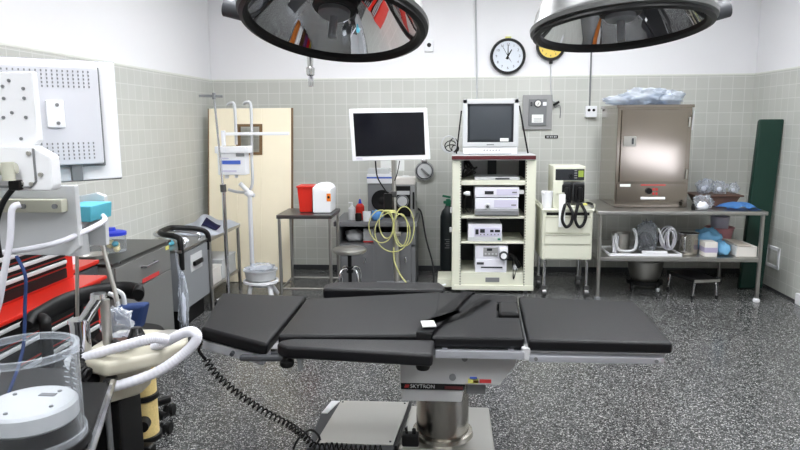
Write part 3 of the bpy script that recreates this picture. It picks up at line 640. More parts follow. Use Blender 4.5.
obj('beaker', B().lathe([(0, .753), (.04, .753), (.048, .895), (.044, .895), (.036, .765), (0, .765)], (.825, 5.56, 0), n=24), 'white_plastic', cu)
obj('spout', B().box((.786, 5.53, .888), (.03, .02, .02), .005, (0, .5, 0)), 'white_plastic', cu)
for k, (p, q, m, l) in enumerate((((1.13, 5.53, .79), (1.19, 5.50, .79), 'black', 'short black probe on the right of the cream cart top'), ((1.10, 5.53, .768), (1.15, 5.52, .79), 'yellow_pale', 'pale yellow connector stub on the right of the cream cart top'))):
    one('probe', B().tube([p, tuple((V(p) + V(q)) / 2 + V((0, 0, .012))), q], .011, 8, 4), m, l, 'probe', p)  # short stubs
# ================================================================ cream equipment tower
tw = thing('equipment_tower', 'cream metal equipment tower with open shelves against the back wall', 'rack', (.385, 5.9, 0))
AX0, AX1, AY0, AY1 = .035, .735, 5.60, 6.15
for x0, x1 in ((AX0, AX0 + .075), (AX1 - .085, AX1)):
    s_ = obj('side_panel', B().span(x0, x1, AY0, AY0 + .05, .03, 1.15, .004).span(x0 if x0 < .3 else x1 - .03, x0 + .03 if x0 < .3 else x1, AY0 + .05, AY1, .03, 1.15, .003), 'cream', tw)
    xe = x1 - .008 if x0 < .3 else x0
    b = B()
    for k in range(46): b.span(xe, xe + .008, AY0 - .0015, AY0 + .01, .075 + k * .0235, .085 + k * .0235)
    obj('slots', b, 'dark_grey', s_)
obj('back_panel', B().span(AX0 + .02, AX1 - .02, AY1 - .012, AY1, .03, 1.15), 'dark_grey', tw)
obj('upper_back', B().span(AX0 + .08, AX1 - .09, AY1 - .03, AY1 - .013, .98, 1.15), 'light_grey', tw)
obj('back_post', B().span(.36, .44, AY1 - .05, AY1 - .031, .98, 1.15), 'dark_grey', tw)
tp = obj('top_shelf', B().span(AX0 - .005, AX1 - .008, AY0 - .02, AY1, 1.152, 1.198, .006), 'light_grey', tw)
obj('edge_strip', B().span(AX0 - .006, AX1 - .007, AY0 - .026, AY0 - .018, 1.158, 1.19, .003), 'dark_red', tp)
for z0, z1 in ((.94, .978), (.655, .674), (.436, .452), (.165, .182)):
    obj('shelf', B().span(AX0 + .06, AX1 - .07, AY0 + .012, AY1 - .02, z0, z1, .003), 'cream', tw)
bd = obj('base_drawer', B().span(AX0 + .075, AX1 - .085, AY0 + .012, AY0 + .04, .075, .165, .003), 'cream', tw)
obj('nameplate', B().span(.325, .445, AY0 + .006, AY0 + .012, .10, .14, .002), 'mid_grey', bd)
obj('plinth', B().span(AX0 + .02, AX1, AY0 - .012, AY1, .03, .075, .006), 'cream', tw)
obj('outrigger', B().span(-.09, AX0 + .01, AY0 + .05, AY0 + .35, .04, .115, .006), 'cream', tw)
obj('power_strip', B().span(AX0 - .022, AX0, AY0 + .1, AY0 + .14, .52, .56, .004).span(AX0 - .018, AX0, AY0 + .1, AY0 + .13, .69, .74, .004), 'white_plastic', tw)
for x, y in ((AX0 + .1, AY0 + .05), (AX1 - .06, AY0 + .05), (AX0 + .1, AY1 - .05), (AX1 - .06, AY1 - .05)):
    obj('foot', B().cyl((x, y, 0), (x, y, .035), .02, n=14), 'mid_grey', tw)
# devices
def device(name, x0, x1, y0, dep, z0, z1, m, label, cat):
    t = thing(name, label, cat, ((x0 + x1) / 2, y0 + dep / 2, z0))
    obj('case', B().span(x0, x1, y0, y0 + dep, z0, z1, .005), m, t); return t
dv = device('video_recorder', .225, .605, 5.66, .3, .979, 1.005, 'light_grey', 'flat silver recorder in the top bay of the cream tower', 'recorder')
obj('display', B().span(.40, .52, 5.657, 5.661, .985, .997), 'lcd_dark', dv)
cb = thing('cable_bundle', 'tangle of black cables in the top bay of the cream tower', 'cables', (.18, 5.75, .98))
b = B()
for k in range(7):
    random.seed(k + 3); P = [(.13 + random.uniform(0, .06), 5.85 + random.uniform(-.03, .03), 1.145), (.14 + random.uniform(-.01, .1), 5.72, 1.08), (.15 + random.uniform(-.02, .10), 5.70, 1.05 + random.uniform(-.01, .05)), (.115 + random.uniform(0, .03), 5.80, .995)]
    b.tube(P, .007, 6, 8)
obj('cables', b, 'black', cb)
dv = device('light_source', .226, .60, 5.62, .38, .836, .922, 'device_white', 'upper white processor with a dark window on the second shelf of the tower', 'medical device')
obj('window', B().span(.31, .385, 5.615, 5.621, .862, .89, .002), 'lcd_dark', dv)
obj('name_panel', B().span(.41, .585, 5.6165, 5.621, .855, .905), 'lilac', dv)
obj('print', B().span(.54, .58, 5.615, 5.618, .872, .884), 'mid_grey', dv)
obj('side_clip', B().span(.602, .643, 5.64, 5.70, .862, .894, .004), 'white_plastic', dv)
obj('foot', B().span(.24, .58, 5.64, 5.9, .829, .837), 'dark_grey', dv)
dv = device('video_processor', .23, .595, 5.62, .40, .675, .828, 'device_white', 'larger white processor with a grey base on the second shelf of the tower', 'medical device')
obj('lower_lip', B().prism([(.226, 5.62, .677), (.226, 5.60, .685), (.226, 5.60, .725), (.226, 5.62, .738)], (.373, 0, 0), .003), 'mid_grey', dv)
sk = obj('socket', B().cyl((.335, 5.605, .758), (.335, 5.62, .758), .024, n=20), 'light_grey', dv)
obj('socket_core', B().cyl((.335, 5.596, .758), (.335, 5.607, .758), .013, n=16), 'dark_grey', sk)
obj('name_panel', B().span(.39, .585, 5.6165, 5.621, .75, .815), 'lilac', dv)
obj('print', B().span(.535, .575, 5.615, 5.618, .764, .776), 'mid_grey', dv)
wp = thing('hanging_connector', 'white connector on a loop of black cable at the left of the tower', 'connector', (.16, 5.68, .84))
obj('connector', B().cyl((.15, 5.64, .868), (.185, 5.63, .868), .018, n=14).cyl((.135, 5.65, .868), (.155, 5.64, .868), .012, n=14), 'white_plastic', wp)
obj('loop', B().tube([(.165, 5.64, .86), (.14, 5.68, .80), (.15, 5.70, .73), (.19, 5.70, .70), (.21, 5.72, .78), (.18, 5.75, .86), (.13, 5.78, .90)], .006, 8, 8).tube([(.13, 5.85, .925), (.14, 5.72, .82), (.13, 5.72, .70), (.15, 5.8, .685)], .007, 8, 8), 'black', wp)
dv = device('insufflator', .172, .462, 5.63, .36, .453, .602, 'device_white', 'white unit with a blue-edged readout on the third shelf of the tower', 'medical device')
fp = obj('front_panel', B().span(.225, .452, 5.6245, 5.631, .50, .575, .002), 'lilac', dv)
for a_ in ((.275, .315, .53, .562), (.36, .39, .535, .556), (.40, .445, .535, .556), (.235, .262, .515, .56)): obj('readout', B().span(a_[0], a_[1], 5.621, 5.6255, a_[2], a_[3]), 'lcd_dark', fp)
b = B()
for k in range(6): b.cyl((.28 + k * .03, 5.621, .515), (.28 + k * .03, 5.6255, .515), .006, n=10)
obj('keys', b, 'mid_grey', fp)
obj('lower_band', B().span(.172, .462, 5.626, 5.631, .462, .49), 'light_grey', dv)
obj('green_key', B().span(.425, .45, 5.621, 5.627, .466, .482, .002), 'valve_green', dv)
dv = device('suction_pump', .234, .515, 5.63, .3, .30, .415, 'device_white', 'white control unit with a round dial on the bottom shelf stack', 'medical device')
fp = obj('front_panel', B().span(.305, .43, 5.6245, 5.631, .325, .40, .002), 'panel_grey', dv)
obj('readout', B().span(.335, .38, 5.621, 5.6255, .372, .393), 'lcd_dark', fp)
b = B()
for k in range(4): b.cyl((.325 + k * .03, 5.621, .345), (.325 + k * .03, 5.6255, .345), .008, n=10)
obj('keys', b, 'light_grey', fp)
hd = obj('camera_coupler', B().cyl((.475, 5.56, .34), (.475, 5.63, .34), .04, .036, n=24), 'dark_grey', dv)
obj('coupler_cap', B().span(.44, .51, 5.58, 5.632, .36, .405, .006).cyl((.475, 5.555, .34), (.475, 5.561, .34), .025, n=20), 'white_plastic', hd)
dv = device('printer', .236, .505, 5.62, .34, .183, .298, 'device_white', 'white printer with a dark slot at the bottom of the stack in the tower', 'printer')
obj('slot', B().span(.285, .47, 5.615, 5.621, .222, .234, .002), 'lcd_dark', dv)
obj('badge', B().span(.25, .31, 5.616, 5.621, .252, .272), 'dark_grey', dv)
hb = thing('black_handset', 'black handset with a trailing lead beside the dial unit in the tower', 'handset', (.58, 5.68, .30))
obj('handset', B().tube([(.53, 5.62, .345), (.57, 5.64, .315), (.60, 5.66, .255), (.615, 5.67, .225)], lambda u: .012 + .012 * u, 10, 6), 'black', hb)
obj('grip', B().box((.585, 5.68, .218), (.05, .05, .05), .012, (0, .4, 0)), 'light_grey', hb)
obj('lead', B().tube([(.555, 5.62, .30), (.56, 5.61, .22), (.565, 5.605, .13), (.585, 5.61, .2), (.60, 5.63, .23)], .004, 6, 8), 'black', hb)
# CRT
ct = thing('tube_monitor', 'boxy grey tube monitor with a curved glass screen on top of the cream tower', 'monitor', (.35, 5.8, 1.2))
QX0, QX1, QY = .118, .582, 5.615
obj('front_bezel', B().span(QX0, QX1, QY, QY + .03, 1.225, 1.658, .01).span(QX0, QX0 + .042, QY - .012, QY + .01, 1.29, 1.658, .006).span(QX1 - .042, QX1, QY - .012, QY + .01, 1.29, 1.658, .006).span(QX0, QX1, QY - .012, QY + .01, 1.618, 1.658, .006).span(QX0, QX1, QY - .012, QY + .01, 1.262, 1.302, .006), 'light_grey', ct)
obj('rear_case', B().prism([(QX0 + .005, QY + .03, 1.23), (QX1 - .005, QY + .03, 1.23), (QX1 - .005, QY + .03, 1.65), (QX0 + .005, QY + .03, 1.65)], (0, .1, 0), .004).prism([(QX0 + .06, QY + .13, 1.25), (QX1 - .06, QY + .13, 1.25), (QX1 - .06, QY + .13, 1.60), (QX0 + .06, QY + .13, 1.60)], (0, .24, 0), .03), 'light_grey', ct)
sc_ = obj('screen', B().sheet(lambda u, v: (.160 + .38 * u, QY - .004 - .014 * (1 - (2 * u - 1) ** 2) * (1 - (2 * v - 1) ** 2), 1.302 + .316 * v), 16, 12, -.006), 'crt_glass', ct, ang=180)
obj('screen_frame', B().span(.156, .164, QY - .008, QY + .002, 1.30, 1.62).span(.536, .544, QY - .008, QY + .002, 1.30, 1.62).span(.156, .544, QY - .008, QY + .002, 1.30, 1.306).span(.156, .544, QY - .008, QY + .002, 1.614, 1.62), 'dark_grey', ct)
ctl = obj('control_strip', B().span(QX0 + .006, QX1 - .006, QY - .006, QY + .02, 1.205, 1.258, .004), 'white_plastic', ct)
b = B()
for k in range(6): b.cyl((.30 + k * .025, QY - .010, 1.235), (.30 + k * .025, QY - .005, 1.235), .006, n=10)
obj('keys', b, 'mid_grey', ctl)
obj('badge', B().span(.32, .38, QY - .0135, QY - .011, 1.277, 1.286), 'mid_grey', ct)
obj('screen_tag', B().span(.43, .50, QY - .022, QY - .018, 1.308, 1.335), 'paper', ct)
obj('base', B().span(QX0 + .05, QX1 - .05, QY + .02, QY + .3, 1.199, 1.232, .005), 'dark_grey', ct)
obj('tie_strap', B().box((.088, QY + .0, 1.385), (.012, .025, .36), .002, (0, .11, 0)), 'black', ct)
obj('tie_strap', B().box((.625, QY + .0, 1.405), (.012, .025, .40), .002, (0, -.2, 0)), 'black', ct)
lc = thing('coiled_lead', 'loose loops of black lead at the left end of the tower top', 'cable', (.05, 5.7, 1.2))
b = B()
for k, (rx, rz, dx, dz) in enumerate(((.05, .045, .02, .06), (.035, .055, .045, .07), (.055, .03, .03, .04), (.03, .03, .06, .035))): b.tube([(dx + rx * math.cos(a), 5.72 + .02 * k + .02 * math.sin(a * 2 + k), 1.207 + dz + rz * math.sin(a)) for a in [i * 2 * PI / 22 for i in range(23)]], .0045, 6)
obj('loops', b, 'black', lc)
obj('pale_loop', B().tube([(.055 + .065 * math.cos(a) - .05, 5.70, 1.282 + .07 * math.sin(a)) for a in [i * 2 * PI / 20 for i in range(21)]], .006, 6).tube([(.01, 5.7, 1.212), (-.02, 5.7, 1.225), (-.055, 5.70, 1.275)], .006, 6), 'light_grey', lc)

# oxygen cylinder
ox = thing('oxygen_cylinder', 'dark gas cylinder with a green valve standing left of the cream tower', 'gas cylinder', (0, 6.28, 0))
obj('cylinder', B().lathe([(0, 0), (.072, 0), (.075, .02), (.075, .58), (.06, .63), (.035, .66), (.028, .68), (0, .68)], (-.0, 6.28, 0), n=32), 'cylinder_dark', ox)
vl = obj('valve', B().lathe([(0, .67), (.024, .67), (.026, .73), (.018, .745), (0, .75)], (-.0, 6.28, 0), n=16).box((-.0, 6.27, .715), (.09, .03, .03), .006).box((-.015, 6.26, .77), (.08, .012, .02), .004, (0, .2, 0)), 'valve_green', ox)
obj('gauge', B().cyl((.045, 6.24, .715), (.045, 6.27, .715), .02, n=16), 'steel_satin', vl)
b = B()
for k in range(5): b.span(-.03 + .012 * (k % 2), .015, 6.203, 6.2055, .28 + k * .02, .288 + k * .02)
obj('stencil', b, 'mid_grey', ox)
obj('cylinder_base', B().lathe([(.074, 0), (.10, 0), (.10, .04), (.08, .06), (.074, .06)], (.0, 6.28, 0), n=28), 'black', ox)

# ================================================================ flat screen on a pole
ls = thing('screen_stand', 'white flat screen on a grey wheeled pole in front of the grey desk', 'monitor stand', (-.45, 5.58, 0))
LY = 5.53
sc1 = obj('screen_case', B().prism([(-.829, LY, 1.584), (-.178, LY, 1.588), (-.150, LY, 1.164), (-.805, LY, 1.150)], (0, .045, 0), .008), 'white_plastic', ls)
obj('screen', B().prism([(-.793, LY - .003, 1.549), (-.205, LY - .003, 1.553), (-.192, LY - .003, 1.203), (-.774, LY - .003, 1.190)], (0, .004, 0)), 'screen_dark', sc1)
obj('badge', B().span(-.26, -.205, LY - .002, LY + .001, 1.563, 1.575).span(-.77, -.72, LY - .002, LY + .001, 1.166, 1.176), 'lilac', sc1)
obj('pole', B().cyl((-.455, 5.60, .62), (-.47, 5.60, 1.35), .017, n=16).cyl((-.44, 5.60, .05), (-.455, 5.60, .64), .027, n=18).box((-.44, 5.60, .52), (.07, .06, .03), .006), 'steel_satin', ls)
obj('mount', B().span(-.56, -.38, LY + .045, 5.60, 1.27, 1.45, .006), 'mid_grey', ls)
obj('power_supply', B().span(-.545, -.475, 5.55, 5.59, .665, .875, .006), 'black', ls)
obj('pole_clamp', B().span(-.49, -.44, 5.57, 5.64, .84, .89, .005), 'steel_dark', ls)
obj('screen_lead', B().tube([(-.615, 5.57, 1.15), (-.60, 5.56, 1.02), (-.55, 5.55, .93), (-.51, 5.57, .87)], .006, 8, 8).tube([(-.41, 5.58, 1.15), (-.43, 5.58, 1.05), (-.455, 5.585, .98)], .004, 6, 6), 'black', ls)
for a in range(5):
    th = rad(68 + 72 * a); x, y = -.44 + .24 * math.cos(th), 5.54 + .2 * math.sin(th)
    lg = obj('base_leg', B().tube([(-.44, 5.60, .085), (x, y, .065)], lambda u: .022 - .006 * u, 10), 'mid_grey', ls)
    obj('wheel', B().cyl((x - .012, y, .024), (x + .012, y, .024), .024, n=16), 'rubber', lg)
ylw = thing('yellow_cables', 'yellow cable hung in big loops on the screen pole', 'cable', (-.45, 5.5, .6))
b = B()
for cx, cz, rx, rz, yy in ((-.565, .60, .105, .14, 5.50), (-.37, .60, .085, .17, 5.51), (-.47, .55, .15, .17, 5.505), (-.52, .62, .06, .12, 5.49), (-.40, .57, .06, .14, 5.495)):
    b.tube([(cx + rx * math.cos(a), yy + .012 * math.sin(2 * a), cz + rz * math.sin(a)) for a in [i * 2 * PI / 30 for i in range(31)]], .0045, 8)
obj('loops', b, 'cable_yellow', ylw)
obj('tail', B().tube([(-.46, 5.50, .42), (-.455, 5.50, .30), (-.40, 5.48, .18), (-.32, 5.45, .09), (-.25, 5.4, .012)], .006, 8, 10), 'cable_yellow', ylw)
obj('tie', B().box((-.49, 5.515, .73), (.10, .02, .02), .006), 'cable_yellow', ylw)

# ================================================================ grey desk and things on it
dk = thing('grey_desk', 'low grey metal desk with an open shelf under the flat screen', 'desk', (-.65, 6.0, 0))
EX0, EX1, EY0, EY1 = -1.0, -.29, 5.78, 6.38
ZD = .60
obj('desk_top', B().span(EX0 - .02, EX1 + .02, EY0 - .02, EY1, ZD - .045, ZD, .006), 'desk_grey', dk)
obj('desk_case', B().span(EX0, EX0 + .03, EY0, EY1 - .02, 0, ZD - .045).span(EX1 - .035, EX1, EY0, EY1 - .02, 0, ZD - .045).span(EX0, EX1, EY1 - .05, EY1 - .02, 0, ZD - .045).span(EX0, EX1, EY0, EY1 - .02, .375, .39), 'desk_grey', dk)
for x0, x1 in ((EX0 + .03, -.66), (-.645, EX1 - .035)):
    d_ = obj('desk_door', B().span(x0 + .004, x1 - .004, EY0 - .002, EY0 + .02, .04, .385 if x0 < -.8 else .50, .003), 'desk_grey', dk)
    obj('door_pull', B().span((x0 + x1) / 2 + (.06 if x0 < -.8 else .1), (x0 + x1) / 2 + (.08 if x0 < -.8 else .12), EY0 - .018, EY0, .22, .28, .004), 'chrome', d_)
obj('desk_divider', B().span(-.665, -.64, EY0, EY1 - .05, .04, ZD - .045), 'desk_grey', dk)
one('crumpled_bag', B().blob((-.86, 5.95, .44), (.085, .07, .06), .35, 20, 2.6, 61, .048), 'light_grey', 'crumpled grey bag in the open shelf of the grey desk', 'bag', (-.86, 5.95, .392), ang=180)
bk = thing('boxed_book', 'pale box with a red lower edge in the open shelf of the desk', 'box', (-.71, 5.92, .392))
obj('box_body', B().span(-.765, -.672, 5.86, 6.05, .392, .52, .003), 'light_grey', bk)
obj('red_edge', B().span(-.7655, -.6715, 5.858, 6.051, .395, .41), 'red_text', bk)
st_ = thing('stereo', 'black and silver stereo unit with a round knob on the grey desk', 'stereo', (-.39, 6.08, ZD))
obj('case', B().span(-.495, -.30, 6.02, 6.32, ZD, .905, .01), 'panel_grey', st_)
fp = obj('front', B().span(-.487, -.345, 6.008, 6.022, ZD + .01, .895, .006), 'black', st_)
obj('knob', B().cyl((-.42, 5.985, .755), (-.42, 6.01, .755), .042, .046, n=28), 'light_grey', fp)
obj('knob_ring', B().lathe([(.05, .0), (.06, .0), (.06, .006), (.05, .006), (.05, 0)], (-.42, 6.008, .755), (0, -1, 0), 28), 'mid_grey', fp)
obj('silver_panel', B().span(-.48, -.352, 6.003, 6.009, .815, .85, .002), 'light_grey', fp)
obj('grip', B().span(-.325, -.308, 6.005, 6.022, .68, .84, .006), 'black', st_)
spk = thing('loudspeaker', 'grey loudspeaker with a big dark round cone left of the stereo', 'loudspeaker', (-.62, 6.1, ZD))
obj('box', B().span(-.745, -.515, 6.06, 6.30, ZD, .912, .008), 'mid_grey', spk)
obj('cone', B().lathe([(.10, 0), (.10, .012), (.09, .014), (.045, .004), (.03, .008), (0, .012)], (-.61, 6.06, .755), (0, -1, 0), 32), 'black', spk)
sb = thing('white_carton', 'white and pale blue carton lying on top of the loudspeaker', 'box', (-.66, 6.1, .912))
obj('carton', B().span(-.75, -.52, 6.05, 6.28, .913, 1.0, .004), 'white_plastic', sb)
obj('carton_band', B().span(-.7505, -.5195, 6.0485, 6.2815, .96, .975), 'blue_label', sb)
one('small_carton', B().span(-.745, -.545, 6.08, 6.26, 1.0015, 1.045, .004), 'light_grey', 'smaller grey-white carton stacked on the white and blue carton', 'box', (-.65, 6.15, 1.0015))
for k, (x0, x1, z1) in enumerate(((-.665, -.555, 1.17), (-.50, -.43, 1.14))):
    one('wall_notice', B().span(x0, x1, YW - .003, YW, 1.0, z1), 'paper', ['wider white paper on the tiles just left of the screen pole', 'narrow white paper on the tiles just right of the screen pole'][k], 'notice', (x0, YW, 1.05), 'papers under the flat screen')
tbx = thing('tissue_box', 'white tissue box lying on top of the stereo', 'box', (-.4, 6.15, .906))
obj('box_body', B().span(-.485, -.305, 6.03, 6.28, .906, .965, .004), 'box_white', tbx)
obj('tissue', B().blob((-.395, 6.15, .968), (.05, .03, .012), .4, 14, 3, 8), 'paper', tbx)
rb = thing('red_bottle', 'red squeeze bottle with a blue cap on the left of the desk', 'bottle', (-.80, 5.92, ZD))
obj('bottle', B().lathe([(0, ZD), (.036, ZD), (.04, ZD + .02), (.04, ZD + .12), (.02, ZD + .145), (0, ZD + .145)], (-.80, 5.92, 0), n=20), 'red', rb)
obj('cap', B().cyl((-.80, 5.92, ZD + .145), (-.80, 5.92, ZD + .185), .016, .008, n=14), 'blue_plastic', rb)
wb = thing('white_bottle', 'white pump bottle at the left end of the desk', 'bottle', (-.87, 5.9, ZD))
obj('bottle', B().lathe([(0, ZD), (.032, ZD), (.034, ZD + .1), (.014, ZD + .125), (0, ZD + .125)], (-.868, 5.88, 0), n=20), 'light_grey', wb)
obj('pump', B().cyl((-.868, 5.88, ZD + .12), (-.868, 5.88, ZD + .155), .009, n=10).box((-.878, 5.87, ZD + .157), (.04, .016, .01), .003), 'white_plastic', wb)
one('black_jar', B().lathe([(0, ZD), (.028, ZD), (.03, ZD + .06), (.022, ZD + .072), (0, ZD + .072)], (-.80, 5.81, 0), n=18), 'black', 'small black jar on the front edge of the desk', 'jar', (-.80, 5.81, ZD))
one('white_mug', B().lathe([(0, ZD), (.034, ZD), (.037, ZD + .085), (.032, ZD + .085), (.03, ZD + .01), (0, ZD + .01)], (-.725, 5.81, 0), n=20), 'white_plastic', 'white cup on the front edge of the desk beside the black jar', 'cup', (-.725, 5.81, ZD))
one('blue_glove', B().blob((-.64, 5.83, ZD + .045), (.05, .035, .05), .4, 18, 2.8, 71, .044), 'blue_cloth', 'crumpled light blue glove on the desk front right of the white cup', 'glove', (-.64, 5.83, ZD), ang=180)
one('power_lead', B().tube([(-.28, 6.2, .66), (-.245, 6.1, .62), (-.2, 6.0, .40), (-.14, 5.9, .2), (-.125, 5.78, .06), (-.13, 5.6, .012)], .008, 8, 10), 'black', 'black power lead slanting from the desk down to the tower foot', 'cable', (-.2, 6.0, .3))
one('white_lead', B().tube([(-.02, 5.545, .09), (-.06, 5.5, .085), (-.12, 5.42, .05), (-.15, 5.35, .012), (-.18, 5.2, .008)], .008, 8, 8), 'white_plastic', 'short white lead curling to the floor at the left foot of the tower', 'cable', (-.1, 5.4, 0))

# ================================================================ round stool
sl = thing('round_stool', 'round stool with a chrome seat between the sharps table and the desk', 'stool', (-.835, 5.3, 0))
SX, SY = -.812, 5.32
obj('seat', B().lathe([(0, .408), (.125, .408), (.14, .418), (.14, .438), (.128, .447), (.05, .452), (0, .452)], (SX, SY, 0), n=40), 'steel_satin', sl)
obj('screw_post', B().cyl((SX, SY, .14), (SX, SY, .41), .016, n=14).cyl((SX, SY, .24), (SX, SY, .29), .03, n=16), 'black', sl)
for a in (45, 135, 225, 315):
    d = V((math.cos(rad(a)), math.sin(rad(a)), 0)); c0 = V((SX, SY, 0))
    lg = obj('leg', B().tube([c0 + d * .015 + V((0, 0, .265)), c0 + d * .06 + V((0, 0, .28)), c0 + d * .10 + V((0, 0, .245)), c0 + d * .118 + V((0, 0, .12)), c0 + d * .125 + V((0, 0, .01))], .011, 10, 6), 'chrome', sl)
    obj('rubber_foot', B().cyl(c0 + d * .125, c0 + d * .125 + V((0, 0, .02)), .016, n=12), 'rubber', lg)

# ================================================================ sharps table
rt_ = thing('side_table', 'small stainless side table carrying the red and white sharps bins', 'table', (-1.19, 5.55, 0))
GX0, GX1, GY0, GY1 = -1.42, -.955, 5.32, 5.76
obj('table_top', B().span(GX0, GX1, GY0, GY1, .688, .72, .005), 'steel_dark', rt_)
for x in (GX0 + .02, GX1 - .02):
    for y in (GY0 + .02, GY1 - .02): obj('leg', B().cyl((x, y, 0), (x, y, .69), .0135, n=14), 'steel', rt_)
obj('stretcher', B().cyl((GX0 + .02, GY0 + .02, .09), (GX1 - .02, GY0 + .02, .09), .01).cyl((GX0 + .02, GY0 + .02, .09), (GX0 + .02, GY1 - .02, .09), .01).cyl((GX1 - .02, GY0 + .02, .09), (GX1 - .02, GY1 - .02, .09), .01).cyl((GX0 + .02, GY1 - .02, .09), (GX1 - .02, GY1 - .02, .09), .01), 'steel', rt_)
rs = thing('sharps_bin', 'open red sharps bin on the small steel table', 'bin', (-1.23, 5.55, .722))
Zb = .721
obj('bin', B().prism([(-1.262, 5.50, Zb), (-1.155, 5.50, Zb), (-1.145, 5.50, Zb + .215), (-1.28, 5.50, Zb + .215)], (0, .18, 0), .008), 'red_bin', rs)
obj('bin_rim', B().span(-1.285, -1.14, 5.49, 5.69, Zb + .208, Zb + .222, .004), 'red_bin', rs)
ws = thing('sharps_container', 'white sharps container with an orange label beside the red bin', 'bin', (-1.05, 5.55, .722))
obj('container', B().prism([(-1.137, 5.44, Zb), (-.985, 5.44, Zb), (-.975, 5.44, Zb + .20), (-1.137, 5.44, Zb + .22)], (0, .26, 0), .012), 'white_plastic', ws)
obj('lid', B().prism([(-1.139, 5.46, Zb + .205), (-.97, 5.46, Zb + .19), (-.985, 5.46, Zb + .222), (-1.03, 5.46, Zb + .245), (-1.115, 5.46, Zb + .24)], (0, .22, 0), .018, 3), 'white_plastic', ws)
obj('hazard_label', B().span(-1.015, -.98, 5.436, 5.4395, Zb + .10, Zb + .165), 'orange', ws)
obj('hazard_mark', B().cyl((-.998, 5.434, Zb + .135), (-.998, 5.4365, Zb + .135), .011, n=14), 'black', ws)

# ================================================================ cream door leaning on the wall
cd_ = thing('loose_door', 'cream door with a small window leaning against the back left corner', 'door', (-1.78, 6.1, 0))
dl = lambda x, z, d=0: (x, 5.90 + .22 * z / 1.62 + d, z)
def dslab(b, x0, x1, z0, z1, th=.042, bev=.003, off=0): return b.prism([dl(x0, z0, off), dl(x1, z0, off), dl(x1, z1, off), dl(x0, z1, off)], (0, th, 0), bev)
xA, xB = -2.235, -1.455
b = B(); dslab(b, xA, -1.965, .004, 1.61); dslab(b, -1.735, xB, .004, 1.61); dslab(b, -1.965, -1.735, .004, 1.19); dslab(b, -1.965, -1.735, 1.455, 1.61)
obj('door_leaf', b, 'door_cream', cd_)
b = B(); dslab(b, -1.975, -1.945, 1.18, 1.465, .05, .002, -.005); dslab(b, -1.755, -1.725, 1.18, 1.465, .05, .002, -.005); dslab(b, -1.945, -1.755, 1.18, 1.205, .05, .002, -.005); dslab(b, -1.945, -1.755, 1.44, 1.465, .05, .002, -.005)
obj('window_frame', b, 'brown_edge', cd_)
b = B(); dslab(b, xB, xB + .012, .004, 1.61, .042, .001); dslab(b, xA - .01, xA, .004, 1.61, .042, .001)
obj('door_edge', b, 'brown_edge', cd_)
# ================================================================ pole with cross bar, and stand with pump box and basin
ip = thing('drip_pole', 'thin chrome drip pole with a cross bar in front of the pale door', 'pole', (-1.78, 5.15, 0))
obj('pole', B().cyl((-1.795, 5.15, .05), (-1.795, 5.15, .95), .016, n=14).cyl((-1.795, 5.15, .9), (-1.835, 5.15, 1.70), .009, n=12), 'chrome', ip)
obj('collar', B().cyl((-1.795, 5.15, .93), (-1.797, 5.15, .99), .024, n=16), 'steel_dark', ip)
obj('cross_bar', B().box((-1.86, 5.15, 1.685), (.19, .012, .02), .003, (0, .03, 0)).cyl((-1.835, 5.15, 1.66), (-1.835, 5.15, 1.71), .014), 'mid_grey', ip)
for a in range(4):
    th = rad(45 + 90 * a); x, y = -1.795 + .11 * math.cos(th), 5.15 + .11 * math.sin(th)
    lg = obj('base_leg', B().tube([(-1.795, 5.15, .075), (x, y, .055)], .012, 8), 'steel_dark', ip)
    obj('wheel', B().cyl((x - .01, y, .022), (x + .01, y, .022), .022, n=14), 'rubber', lg)
bs = thing('pump_stand', 'white tubular stand carrying a pump box and a clear basin', 'stand', (-1.6, 5.35, 0))
PY = 5.34
obj('upper_frame', B().tube([(-1.80, PY + .02, 1.62), (-1.765, PY, 1.635), (-1.735, PY, 1.60), (-1.735, PY, 1.30)], .012, 10, 6).tube([(-1.665, PY + .02, 1.625), (-1.635, PY, 1.64), (-1.60, PY, 1.595), (-1.61, PY, 1.2), (-1.615, PY, .98), (-1.66, PY, .915), (-1.74, PY, .91), (-1.82, PY, .93)], .012, 10, 6), 'light_grey', bs)
obj('cross_bar', B().span(-1.835, -1.285, PY - .04, PY - .02, 1.375, 1.40, .004).span(-1.845, -1.815, PY - .045, PY - .015, 1.29, 1.415, .004), 'white_plastic', bs)
pb = obj('pump_box', B().span(-1.855, -1.625, PY - .13, PY - .02, 1.06, 1.27, .008), 'white_plastic', bs)
obj('box_top', B().span(-1.87, -1.60, PY - .14, PY - .01, 1.235, 1.29, .006), 'white_plastic', pb)
obj('brand_band', B().span(-1.815, -1.665, PY - .133, PY - .129, 1.148, 1.178), 'blue_label', pb)
obj('print', B().span(-1.815, -1.70, PY - .133, PY - .129, 1.085, 1.10).span(-1.815, -1.76, PY - .133, PY - .129, 1.19, 1.2), 'lilac', pb)
obj('grey_tab', B().span(-1.70, -1.63, PY - .136, PY - .129, 1.21, 1.245, .003), 'mid_grey', pb)
obj('cardboard_slot', B().span(-1.82, -1.70, PY - .10, PY - .05, 1.288, 1.292), 'brown_edge', pb)
obj('outlets', B().cyl((-1.80, PY - .08, 1.03), (-1.80, PY - .08, 1.062), .016, n=12).cyl((-1.72, PY - .08, 1.035), (-1.72, PY - .08, 1.062), .014, n=12), 'white_plastic', pb)
obj('main_post', B().tube([(-1.71, PY - .03, .985), (-1.675, PY - .01, .94), (-1.64, PY, .895), (-1.645, PY + .01, .80), (-1.69, PY + .15, .20), (-1.69, PY + .15, .12)], .019, 12, 5), 'white_plastic', bs)
obj('post_joint', B().sph((-1.64, PY - .005, .895), (.034, .03, .03)).cyl((-1.68, PY, .90), (-1.60, PY, .88), .016), 'white_plastic', bs)
